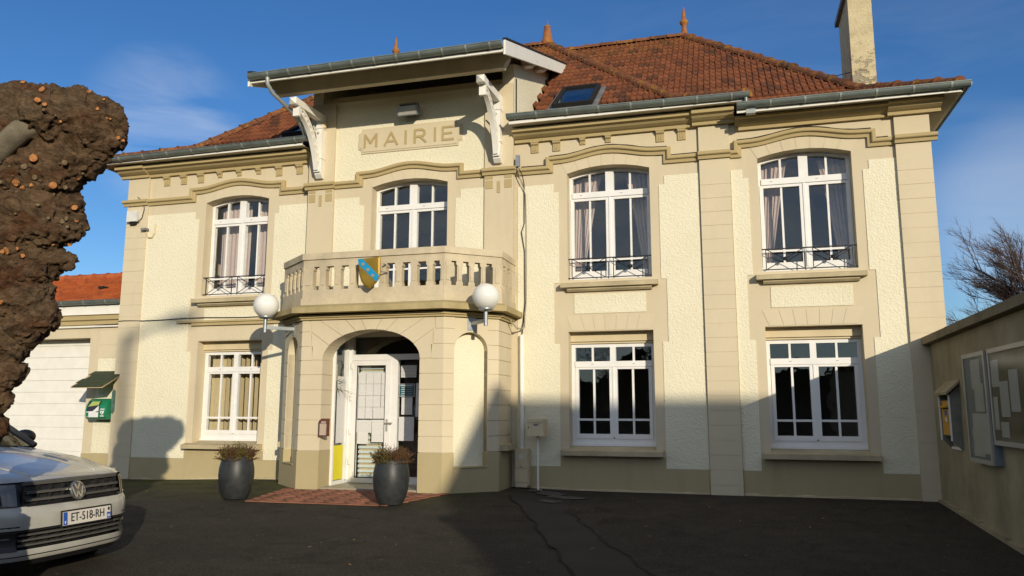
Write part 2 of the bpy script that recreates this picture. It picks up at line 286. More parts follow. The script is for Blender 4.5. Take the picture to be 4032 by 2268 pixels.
# ------------------------------------------------------------------ mesh helpers
class MB:
    def __init__(s): s.v = []; s.f = []; s.mi = []; s.rnd = None; s.cur = 0
    def add(s, vs, fs):
        o = len(s.v); s.v.extend([tuple(p) for p in vs]); s.f.extend([tuple(i+o for i in f) for f in fs]); s.mi.extend([s.cur]*len(fs)); return s
    def box(s, x0, x1, y0, y1, z0, z1):
        return s.add([(x0,y0,z0),(x1,y0,z0),(x1,y1,z0),(x0,y1,z0),(x0,y0,z1),(x1,y0,z1),(x1,y1,z1),(x0,y1,z1)],
                     [(0,3,2,1),(4,5,6,7),(0,1,5,4),(1,2,6,5),(2,3,7,6),(3,0,4,7)])
    def prism(s, poly, a, b, ax='y'):
        """extrude a 2D polygon: ax y -> poly in (x,z); ax z -> (x,y); ax x -> (y,z)"""
        n = len(poly)
        mk = {'y': lambda p, k: (p[0], k, p[1]), 'z': lambda p, k: (p[0], p[1], k), 'x': lambda p, k: (k, p[0], p[1])}[ax]
        vs = [mk(p, a) for p in poly]+[mk(p, b) for p in poly]
        fs = [tuple(range(n-1, -1, -1)), tuple(range(n, 2*n))]+[(i, (i+1) % n, n+(i+1) % n, n+i) for i in range(n)]
        return s.add(vs, fs)
    def tube(s, pts, r, n=8, cap=True):
        pts = [Vector(p) for p in pts]; rs = r if isinstance(r, (list, tuple)) else [r]*len(pts)
        rings = []; prev = None
        for i, p in enumerate(pts):
            d = (pts[min(i+1, len(pts)-1)]-pts[max(i-1, 0)])
            d = d.normalized() if d.length > 1e-9 else Vector((0, 0, 1))
            if prev is None:
                a = Vector((0, 0, 1)) if abs(d.z) < 0.9 else Vector((1, 0, 0)); u = d.cross(a).normalized()
            else:
                u = (prev-d*prev.dot(d)); u = u.normalized() if u.length > 1e-6 else d.orthogonal().normalized()
            prev = u; w = d.cross(u)
            rings.append([p+(u*math.cos(2*math.pi*k/n)+w*math.sin(2*math.pi*k/n))*rs[i] for k in range(n)])
        vs = [q for ring in rings for q in ring]; fs = []
        for i in range(len(pts)-1):
            for k in range(n): fs.append((i*n+k, i*n+(k+1) % n, (i+1)*n+(k+1) % n, (i+1)*n+k))
        if cap: fs += [tuple(range(n-1, -1, -1)), tuple((len(pts)-1)*n+k for k in range(n))]
        return s.add(vs, fs)
    def lathe(s, prof, c=(0, 0, 0), n=24):
        vs = []; fs = []
        for (r, z) in prof:
            for k in range(n):
                a = 2*math.pi*k/n; vs.append((c[0]+r*math.cos(a), c[1]+r*math.sin(a), c[2]+z))
        for i in range(len(prof)-1):
            for k in range(n): fs.append((i*n+k, i*n+(k+1) % n, (i+1)*n+(k+1) % n, (i+1)*n+k))
        fs += [tuple(range(n-1, -1, -1)), tuple((len(prof)-1)*n+k for k in range(n))]
        return s.add(vs, fs)
    def sphere(s, c, r, n=16, m=10, sz=1.0):
        prof = [(max(1e-4, r*math.sin(math.pi*i/m)), -r*sz*math.cos(math.pi*i/m)) for i in range(m+1)]
        return s.lathe(prof, c, n)
    def sweep(s, path, prof, closed_prof=True, ends=True):
        """path: points with a section frame; prof (out, lift). path entries (point, outvec, upvec)"""
        n = len(prof); vs = []; fs = []
        for p, o, u in path:
            for a, b in prof: vs.append(Vector(p)+Vector(o)*a+Vector(u)*b)
        for i in range(len(path)-1):
            for k in range(n if closed_prof else n-1):
                k2 = (k+1) % n; fs.append((i*n+k, (i+1)*n+k, (i+1)*n+k2, i*n+k2))
        if ends and closed_prof: fs += [tuple(range(n)), tuple((len(path)-1)*n+k for k in range(n-1, -1, -1))]
        return s.add(vs, fs)
    def grid(s, fn, nu, nv):
        vs = [fn(i/nu, j/nv) for j in range(nv+1) for i in range(nu+1)]
        fs = [(j*(nu+1)+i, j*(nu+1)+i+1, (j+1)*(nu+1)+i+1, (j+1)*(nu+1)+i) for j in range(nv) for i in range(nu)]
        return s.add(vs, fs)
    def mesh(s, name, mats, smooth=False):
        me = bpy.data.meshes.new(name); me.from_pydata(s.v, [], s.f); me.update()
        if not isinstance(mats, (list, tuple)): mats = [mats]
        for m in mats: me.materials.append(m)
        if len(mats) > 1: me.polygons.foreach_set('material_index', s.mi)
        if smooth:
            me.polygons.foreach_set('use_smooth', [True]*len(me.polygons))
            if smooth != 'all':
                me.set_sharp_from_angle(angle=rad(smooth if isinstance(smooth, (int, float)) and smooth is not True else 40))
        if s.rnd is not None:
            at = me.attributes.new('rnd', 'FLOAT', 'FACE'); at.data.foreach_set('value', s.rnd)
        bm = bmesh.new(); bm.from_mesh(me); bmesh.ops.recalc_face_normals(bm, faces=bm.faces); bm.to_mesh(me); bm.free()
        return me
    def build(s, name, mat, parent=None, smooth=False): return link(name, s.mesh(name, mat, smooth), parent)
def link(name, me, parent=None):
    o = bpy.data.objects.new(name, me); COL.objects.link(o)
    if parent is not None:
        o.parent = parent; o.matrix_parent_inverse = Matrix.Translation(-WL[parent.name]) if parent.name in WL else Matrix.Identity(4)
    return o
WL = {}
def thing(name, label, cat, loc, group=None):
    o = bpy.data.objects.new(name, None); COL.objects.link(o); o.location = loc; o.empty_display_size = 0.2
    WL[o.name] = Vector(loc); return tag(o, label, cat, group)
def tag(o, label, cat, group=None):
    o['label'] = label; o['category'] = cat
    if group: o['group'] = group
    return o
def kind(o, k): o['kind'] = k; return o
def B(*a): return MB().box(*a)
def arc(cx, cz, rx, rz, a0, a1, n): return [(cx+rx*math.cos(rad(a0+(a1-a0)*i/n)), cz+rz*math.sin(rad(a0+(a1-a0)*i/n))) for i in range(n+1)]
def textmesh(body, size, depth):
    cu = bpy.data.curves.new('txt', 'FONT'); cu.body = body; cu.size = size; cu.extrude = depth; cu.align_x = 'CENTER'; cu.align_y = 'CENTER'
    o = bpy.data.objects.new('txt', cu); COL.objects.link(o); bpy.context.view_layer.update()
    me = bpy.data.meshes.new_from_object(o.evaluated_get(bpy.context.evaluated_depsgraph_get())); bpy.data.objects.remove(o); return me
def sstep(a, b, x): u = max(0, min(1, (x-a)/(b-a))); return u*u*(3-2*u)

# ------------------------------------------------------------------ ground
def gz(x, y):
    lf = 1-sstep(-4.2, -2.0, x); far = sstep(-7.5, -10.5, x)
    base = 0.035*lf*(1-far)-0.035*far
    brk = 1.1*lf
    return base-0.042*max(0.0, min(-y, 14)-brk)
g = MB(); xs = [-400, -120, -60, -30]+[-20+0.5*i for i in range(73)]+[20, 30, 60, 120, 400]; ys = [-400, -120, -60, -30, -20]+[-14+0.4*i for i in range(39)]+[3, 10, 40, 150, 500]
vs = [(x, y, gz(x, y)) for y in ys for x in xs]; nx = len(xs)
g.add(vs, [(j*nx+i, j*nx+i+1, (j+1)*nx+i+1, (j+1)*nx+i) for j in range(len(ys)-1) for i in range(nx-1)])
ground = kind(g.build('asphalt_ground', MT['asphalt'], smooth='all'), 'structure')
def ribbon(mb, pts, w, dz, jit=0.0):
    vs = []; fs = []
    for i, (x, y) in enumerate(pts):
        x2, y2 = pts[min(i+1, len(pts)-1)]; x1, y1 = pts[max(i-1, 0)]
        d = Vector((x2-x1, y2-y1, 0)).normalized(); nrm = Vector((-d.y, d.x, 0)); ww = w*(1+random.uniform(-jit, jit))/2
        for sgn in (-1, 1):
            px, py = x+nrm.x*ww*sgn, y+nrm.y*ww*sgn; vs.append((px, py, gz(px, py)+dz))
    for i in range(len(pts)-1): fs.append((2*i, 2*i+1, 2*i+3, 2*i+2))
    mb.add(vs, fs)
def wob(p, q, n, a):
    out = []
    for i in range(n+1):
        t_ = i/n; x = p[0]+(q[0]-p[0])*t_; y = p[1]+(q[1]-p[1])*t_; k_ = noise.noise((x*2.1, y*2.1, p[0]))*a+noise.noise((x*9, y*9, 5+p[0]))*a*0.5
        out.append((x+k_, y+k_*0.3))
    return out
c1p = wob((-3.15, -1.0), (-2.31, -2.86), 16, .09)+wob((-2.31, -2.86), (-0.6, -6.9), 40, .09)[1:]
c2p = wob((-2.12, -1.85), (-1.38, -3.56), 16, .08)+wob((-1.38, -3.56), (0.2, -7.1), 36, .08)[1:]
pm = MB(); n_ = 30
vs = []; fs = []
for i in range(n_):
    a = c1p[int(i*(len(c1p)-1)/(n_-1))]; b = c2p[int(i*(len(c2p)-1)/(n_-1))]
    if i == 0: b = (-2.3, -0.75)
    for k in range(5): x = a[0]+(b[0]-a[0])*k/4; y = a[1]+(b[1]-a[1])*k/4; vs.append((x, y, gz(x, y)+0.006))
for i in range(n_-1):
    for k in range(4): fs.append((i*5+k, i*5+k+1, (i+1)*5+k+1, (i+1)*5+k))
pm.add(vs, fs); link('trench_patch', pm.mesh('trench_patch', MT['patch'], 'all'), ground)
for pts in (c1p, c2p):
    cm = MB(); ribbon(cm, pts, 0.028, 0.011, 0.6); link('trench_joint', cm.mesh('trench_joint', MT['crack']), ground)
sm = MB()
for (cx, cy, sx_, sy_) in ((-2.62, -0.62, 0.22, 0.18), (-2.35, -0.85, 0.25, 0.13), (-2.5, -1.25, 0.16, 0.10), (-2.9, -0.45, 0.12, 0.1)):
    n_ = 22; ring = []
    for k in range(n_):
        a = 2*math.pi*k/n_; rr = 1+0.55*noise.noise((math.cos(a)*1.7+cx*3, math.sin(a)*1.7, cy)); x = cx+math.cos(a)*sx_*rr; y = cy+math.sin(a)*sy_*rr; ring.append((x, y, gz(x, y)+0.015))
    sm.add(ring+[(cx, cy, gz(cx, cy)+0.016)], [(k, (k+1) % n_, n_) for k in range(n_)])
link('cement_stain', sm.mesh('cement_stain', MT['cement']), ground)
# scattered leaf litter
lm = MB()
for i in range(170):
    x = random.uniform(-9, 2); y = random.uniform(-6.5, -0.6); a = random.uniform(0, 6.3); l = random.uniform(.012, .03); z = gz(x, y)+0.014
    u = Vector((math.cos(a), math.sin(a), 0.2))*l; w = Vector((-math.sin(a), math.cos(a), 0.1))*l*0.5; p = Vector((x, y, z))
    lm.add([p-u, p-w, p+u, p+w], [(0, 1, 2, 3)])
kind(lm.build('leaf_litter', plain('dry_leaf', (0.18, 0.12, 0.05), 0.9)), 'stuff')

# brick paving before the door (herringbone field with header border)
PV = [(-6.42, -1.12), (-6.52, -2.42), (-4.42, -2.42), (-4.05, -1.12)]
PV = [(-6.58, -1.25), (-6.42, -2.55), (-4.36, -2.5), (-3.92, -1.2)]
pav = MB(); n_ = 10
pav.grid(lambda u, v: (lambda x, y: (x, y, gz(x, y)+0.005))((PV[1][0]+(PV[2][0]-PV[1][0])*u)*(1-v)+(PV[0][0]+(PV[3][0]-PV[0][0])*u)*v, (PV[1][1]+(PV[2][1]-PV[1][1])*u)*(1-v)+(-0.45)*v), n_, n_)
paving = kind(pav.build('brick_paving', MT['joint']), 'structure')
def inpoly(p, poly):
    c_ = False; j = len(poly)-1
    for i in range(len(poly)):
        if (poly[i][1] > p[1]) != (poly[j][1] > p[1]) and p[0] < (poly[j][0]-poly[i][0])*(p[1]-poly[i][1])/(poly[j][1]-poly[i][1])+poly[i][0]: c_ = not c_
        j = i
    return c_
brick_me = MB()
L_, W_, H_ = 0.212, 0.102, 0.012
brick_me.add([(-L_/2,-W_/2,0),(L_/2,-W_/2,0),(L_/2,W_/2,0),(-L_/2,W_/2,0),(-L_/2+.004,-W_/2+.004,H_),(L_/2-.004,-W_/2+.004,H_),(L_/2-.004,W_/2-.004,H_),(-L_/2+.004,W_/2-.004,H_)],
             [(4,5,6,7),(0,1,5,4),(1,2,6,5),(2,3,7,6),(3,0,4,7)])
brick_me = brick_me.mesh('brick', MT['brick'])
nb = 0; u_ = 0.108
ang = rad(45); ca, sa = math.cos(ang), math.sin(ang)
for i in range(-30, 31):
    for j in range(-30, 31):
        for o in (0, 1):
            # herringbone lattice
            if o == 0: px, py, rz = (i*1.0+j*2.0)*u_+u_, (i*1.0-j*2.0)*u_+u_*0.5, 0
            else: px, py, rz = (i*1.0+j*2.0)*u_+u_*2.5, (i*1.0-j*2.0)*u_+u_*0.0, math.pi/2
            x = -5.2+px*ca-py*sa; y = -1.7+px*sa+py*ca
            if not inpoly((x, y), [(PV[0][0]+.12, -0.8), (PV[0][0]+.12, -1.3), (PV[1][0]+.15, PV[1][1]+.12), (PV[2][0]-.12, PV[2][1]+.12), (PV[3][0]-.12, -1.3), (PV[3][0]-.1, -.8)]): continue
            if y > -1.36 and (x < -5.95 or x > -4.5): continue
            if y > -0.85 or nb > 285: continue
            o_ = link('brick', brick_me, paving); o_.location = (x, y, gz(x, y)+random.uniform(.001, .004)); o_.rotation_euler = (0.0, 0, ang+rz+random.uniform(-.02, .02)); nb += 1
# border course
for (p, q) in ((PV[0], PV[1]), (PV[1], PV[2]), (PV[2], PV[3])):
    p = Vector((*p, 0)); q = Vector((*q, 0)); d = (q-p); n_ = int(d.length/0.215); d.normalize(); nn = Vector((-d.y, d.x, 0))
    for k in range(n_):
        c_ = p+d*(0.108+k*0.215)+nn*0.055
        o_ = link('brick', brick_me, paving); o_.location = (c_.x, c_.y, gz(c_.x, c_.y)+.004); o_.rotation_euler = (0, 0, math.atan2(d.y, d.x))

# ------------------------------------------------------------------ town hall
HALL = thing('town_hall', 'two-storey cream and ochre town hall with red tiled hip roofs, balcony porch and MAIRIE sign', 'town hall', (-4.1, 0, 0))
XL, XR = -11.03, 2.85
UP = [-8.63, -1.815, 1.13]                   # bay centres
CB = (-7.10, -3.345)                         # centre bay
HW = 0.66
def wall_faces(mb, x0, x1, z0, z1, holes, yf, yb):
    """front wall with openings (xc, hw, zb, zs, za): rectangular to zs, arch to za"""
    X = sorted({x0, x1} | {h[0]-h[1] for h in holes} | {h[0]+h[1] for h in holes})
    Z = sorted({z0, z1} | {h[2] for h in holes} | {h[4] for h in holes})
    for i in range(len(X)-1):
        for j in range(len(Z)-1):
            cx, cz = (X[i]+X[i+1])/2, (Z[j]+Z[j+1])/2
            if any(abs(cx-h[0]) < h[1] and h[2] < cz < h[4] for h in holes): continue
            for y in (yf, yb): mb.add([(X[i], y, Z[j]), (X[i+1], y, Z[j]), (X[i+1], y, Z[j+1]), (X[i], y, Z[j+1])], [(0, 1, 2, 3)])
    for xc, hw, zb, zs, za in holes:
        out = [(xc-hw, zb), (xc-hw, zs)]
        if za > zs+1e-4:
            cv = [(xc-hw+2*hw*k/14, zs+(za-zs)*(1-(2*k/14-1)**2)) for k in range(1, 14)]
            full = [(xc-hw, zs)]+cv+[(xc+hw, zs)]
            for y in (yf, yb):
                for k in range(14):
                    a, b = full[k], full[k+1]; mb.add([(a[0], y, a[1]), (b[0], y, b[1]), (b[0], y, za), (a[0], y, za)], [(0, 1, 2, 3)])
            out += cv
        out += [(xc+hw, zs), (xc+hw, zb)]
        n = len(out)
        for k in range(n):
            a, b = out[k], out[(k+1) % n]; mb.add([(a[0], yf, a[1]), (b[0], yf, b[1]), (b[0], yb, b[1]), (a[0], yb, a[1])], [(0, 1, 2, 3)])
UZ = (3.24, 4.985, 5.085); LZ = (0.62, 2.42, 2.42)
holes = [(x, HW, *UZ) for x in UP]+[(x, HW, *LZ) for x in UP]
holes += [(-5.225, 1.30, -0.3, 2.62, 2.62), (-5.195, 0.695, 3.02, 5.0, 5.105)]
w = MB(); wall_faces(w, XL, XR, -0.4, 5.62, holes, 0.0, 0.30)
w.box(XL, XL+.3, 0.30, 9.0, -.4, 5.6); w.box(XR-.3, XR, 0.30, 9.0, -.4, 5.5); w.box(XL, XR, 8.8, 9.0, -.4, 5.6)
w.build('wall', MT['beige'], HALL)
# interior slabs and partitions (dark rooms behind the glass)
it = MB(); it.box(XL+.3, XR-.3, .31, 8.7, 2.72, 2.95); it.box(XL+.3, XR-.3, .31, 8.7, 5.3, 5.4); it.box(XL+.3, XR-.3, .31, 8.7, -.3, 0.02)
for x in (-7.2, -3.3, -.2): it.box(x-.06, x+.06, .31, 8.7, 0.02, 2.72); it.box(x-.06, x+.06, .31, 8.7, 2.95, 5.3)
it.box(XL+.3, XR-.3, 4.6, 4.7, 0.02, 2.72); it.box(XL+.3, XR-.3, 4.6, 4.7, 2.95, 5.3)
it.build('interior_partition', MT['interior'], HALL)
# projecting centre bay, rising as a dormer
w = MB(); wall_faces(w, CB[0], CB[1], 2.55, 6.62, [(-5.195, 0.695, 3.02, 5.0, 5.105)], -0.08, -0.001)
w.box(CB[0], CB[1], 0.02, .10, 5.63, 6.75); w.build('centre_bay_wall', MT['beige'], HALL)
for x0, x1 in ((CB[0], CB[0]+.2), (CB[1]-.2, CB[1])):
    MB().prism([(-0.079, 5.62), (-0.079, 6.95), (3.3, 8.20), (3.3, 7.9), (0.9, 5.9), (0.3, 5.6)], x0, x1, 'x').build('dormer_cheek', MT['rough'], HALL)

def slab(poly, yf, th, mat, name, par=HALL): return MB().prism(poly, yf-th, yf, 'y').build(name, MT[mat], par)
# roughcast panels
for bi, xc in enumerate(UP):
    xl = (-10.56, -3.30, 0.075)[bi]; xr = (-7.15, -0.40, 2.385)[bi]
    a, b = 0.80, 0.885
    left = [(xl, 0.35), (xc-a, 0.35), (xc-a, 2.23), (xc-b, 2.23), (xc-b, 3.20), (xc-a, 3.20), (xc-a, 4.69), (xc-b, 4.69), (xc-b, 4.83), (xl, 4.83)]
    right = [(xc+a, 0.35), (xr, 0.35), (xr, 4.83), (xc+b, 4.83), (xc+b, 4.69), (xc+a, 4.69), (xc+a, 3.20), (xc+b, 3.20), (xc+b, 2.23), (xc+a, 2.23)]
    slab(left, 0, .010, 'rough', 'roughcast_panel'); slab(right, 0, .010, 'rough', 'roughcast_panel')
    slab([(xc-.56, 2.70), (xc+.56, 2.70), (xc+.56, 3.01), (xc-.56, 3.01)], 0, .010, 'rough', 'roughcast_panel')
    # plinth, stepping up under the window
    slab([(xl, -.35), (xr, -.35), (xr, .347), (xc+a-.003, .347), (xc+a-.003, .50), (xc-a+.003, .50), (xc-a+.003, .347), (xl, .347)], 0, .016, 'plinth', 'plinth')
xc = -5.195
for sg in (-1, 1):
    e = CB[0]+.50 if sg < 0 else CB[1]-.50
    P = [(e, 3.0), (xc+sg*.84, 3.0), (xc+sg*.84, 4.70), (xc+sg*.93, 4.70), (xc+sg*.93, 4.845), (e, 4.845)]
    slab(P, -.08, .010, 'rough', 'roughcast_panel')
slab([(-6.62, 5.12), (-6.15, 5.12), (-6.15, 5.2), (-5.95, 5.22), (-5.55, 5.33), (-5.195, 5.36), (-4.85, 5.33), (-4.45, 5.22), (-4.25, 5.2), (-4.25, 5.12), (-3.84, 5.12), (-3.84, 6.6), (-6.62, 6.6)], -.08, .010, 'rough', 'roughcast_panel')
# pilasters built of coursed blocks
def pilaster(x0, x1, y0, out, zb, zt, first, pitch=.2135, name='pilaster'):
    core = B(x0+.006, x1-.006, y0-out+.005, y0, -.4, zt).build(name, MT['beige'], HALL)
    zs = [zt]; z = first
    while z > zb+.1: zs.append(z); z -= pitch
    zs.append(zb)
    for i in range(len(zs)-1):
        d = random.uniform(-.002, .002)
        B(x0, x1, y0-out+d, y0-.002, zs[i+1]+.0028, zs[i]-.0028).build('block', MT['block'], core)
    return core
pilaster(-11.03, -10.56, 0, .035, -.35, 5.02, 4.62)
pilaster(-.385, .07, 0, .05, -.35, 5.02, 4.62)
pilaster(2.385, 2.85, 0, .05, -.35, 5.02, 4.62)
for x0, x1 in ((CB[0], CB[0]+.49), (CB[1]-.49, CB[1])):
    core = B(x0, x1, -.13, -.081, 2.7, 6.58).build('pilaster', MT['beige'], HALL)
    cx = (x0+x1)/2
    for a, b, c_, d in ((x0+.02, x0+.145, 4.985, 5.03), (x0+.02, x0+.145, 4.80, 4.94), (x1-.145, x1-.02, 4.985, 5.03), (x1-.145, x1-.02, 4.80, 4.94), (cx-.028, cx+.028, 4.72, 4.92)):
        B(a, b, -.138, -.130, c_-.02 if c_ > 4.98 else c_, d).build('ochre_inlay', MT['ochre'], core)
for x0, x1 in ((-11.03, -10.56), (-.385, .07)): B(x0, x1, -.045, -.001, 5.13, 5.56).build('pilaster_head', MT['beige'], HALL)
B(2.385, 2.85, -.05, -.001, 5.13, 5.44).build('pilaster_head', MT['beige'], HALL)

# string course: swept profile following jogs and arches
def sweep_xz(pts, prof, y0, name, mat, par=HALL):
    n = len(pts); mb = MB(); path = []
    for i, p in enumerate(pts):
        def nrm(a, b):
            d = Vector((b[0]-a[0], b[1]-a[1])); d.normalize(); return Vector((-d.y, d.x))
        if i == 0: m = nrm(pts[0], pts[1])
        elif i == n-1: m = nrm(pts[-2], pts[-1])
        else:
            a, b = nrm(pts[i-1], p), nrm(p, pts[i+1]); m = (a+b); m = m/max(1e-6, m.length); m = m/max(.35, m.dot(a))
        path.append(((p[0], y0, p[1]), (0, -1, 0), (m.x, 0, m.y)))
    mb.sweep(path, prof); return mb.build(name, MT[mat], par)
SP = [(0, -.055), (.035, -.055), (.045, -.01), (.075, .0), (.085, .012), (.085, .05), (.06, .062), (0, .062)]
def archpath(x0, x1, xc, zc=5.075, s=1.0):
    L = []
    for sg in (-1,):
        L += [(x0, zc), (xc-.94*s, zc), (xc-.94*s, zc+.145), (xc-.74*s, zc+.15)]
    for k in range(1, 14):
        u = -.74+1.48*k/14; L.append((xc+u*s, zc+.15+.105*(0.5+0.5*math.cos(math.pi*u/.74))**.85))
    L += [(xc+.74*s, zc+.15), (xc+.94*s, zc+.145), (xc+.94*s, zc), (x1, zc)]
    return L
for bi, xc in enumerate(UP):
    xl = (-10.56, CB[1]+.02, 0.075)[bi]; xr = (CB[0]-.01, -.39, 2.38)[bi]
    sweep_xz(archpath(xl, xr, xc), SP, -.001, 'string_course', 'ochre')
sweep_xz(archpath(CB[0]+.5, CB[1]-.5, -5.195, 5.08, .98), SP, -.081, 'string_course', 'ochre')
for x0, x1, o in ((-11.10, -10.555, .035), (-.40, .085, .05), (2.37, 2.93, .05), (CB[0]-.05, CB[0]+.52, .131), (CB[1]-.52, CB[1]+.05, .131)):
    sweep_xz([(x0, 5.08), (x1, 5.08)], SP, -o, 'string_course', 'ochre')
# cornice
def CP(h): return [(0, 0), (.055, 0), (.06, .045), (.075, .05), (.10, .06), (.15, .085), (.185, .12), (.20, .125), (.24, .13), (.245, h), (0, h)]
def cornice(x0, x1, z, out, h=.185): sweep_xz([(x0, z), (x1, z)], CP(h), -out, 'cornice', 'ochre')
cornice(-10.56, CB[0]-.005, 5.565, .0); cornice(-11.18, -10.555, 5.565, .035)
cornice(CB[1]+.005, -.385, 5.565, .0); cornice(-.47, .16, 5.565, .05); cornice(.165, 2.385, 5.44, 0, .16); cornice(2.30, 3.0, 5.44, .05, .16)
# corbels under the cornice
def corbel(xa, big):
    wd, hh = (.122, .18) if big else (.086, .112)
    mb = MB().prism([(-.001, 5.565), (-.062, 5.565), (-.058, 5.52), (-.028, 5.50), (-.022, 5.565-hh), (-.001, 5.565-hh)], xa, xa+wd, 'x')
    mb.box(xa-.012, xa+wd+.012, -.068, -.001, 5.548, 5.5648)
    for k in (.28, .58): mb.box(xa+wd*k, xa+wd*(k+.14), -.032, -.02, 5.565-hh*.85, 5.565-hh*.42)
    mb.build('corbel', MT['ochre'], HALL)
for x in (-10.245, -9.87, -9.495): corbel(x, True)
for x in (-9.065, -8.655, -8.245): corbel(x, False)
for x in (-7.84, -7.42): corbel(x, True)
for x in (-3.065, -2.70, -1.03, -.698): corbel(x, True)
for x in (-2.25, -1.835): corbel(x, False)
# ledge with wire across the left bay
B(-9.72, -7.15, -.075, -.017, 2.755, 2.79).build('ledge', MT['ochre'], HALL); B(-9.42, -7.15, -.05, -.017, 2.70, 2.755).build('ledge', MT['ochre'], HALL)

# irregular pale mortar fillet where the walls meet the asphalt
for x0, x1 in ((-10.5, -7.15), (-3.05, -.40), (.08, 2.37)):
    m = MB(); n_ = int((x1-x0)/.05); hs = [max(.004, .024+.030*noise.noise((i*.21, x0, 0))+.016*noise.noise((i*.9, x0, 3))) for i in range(n_+1)]
    vs = []
    for i in range(n_+1):
        x = x0+(x1-x0)*i/n_; g0 = gz(x, -.02); vs += [(x, -.0175, g0-.05), (x, -.0175-.02-.02*hs[i]*20*.3, g0-.05), (x, -.019-.012, g0+hs[i]*.7), (x, -.0175, g0+hs[i])]
    m.add(vs, [(i*4+k, i*4+k+1, (i+1)*4+k+1, (i+1)*4+k) for i in range(n_) for k in range(3)]); m.build('mortar_fillet', MT['sill'], HALL)

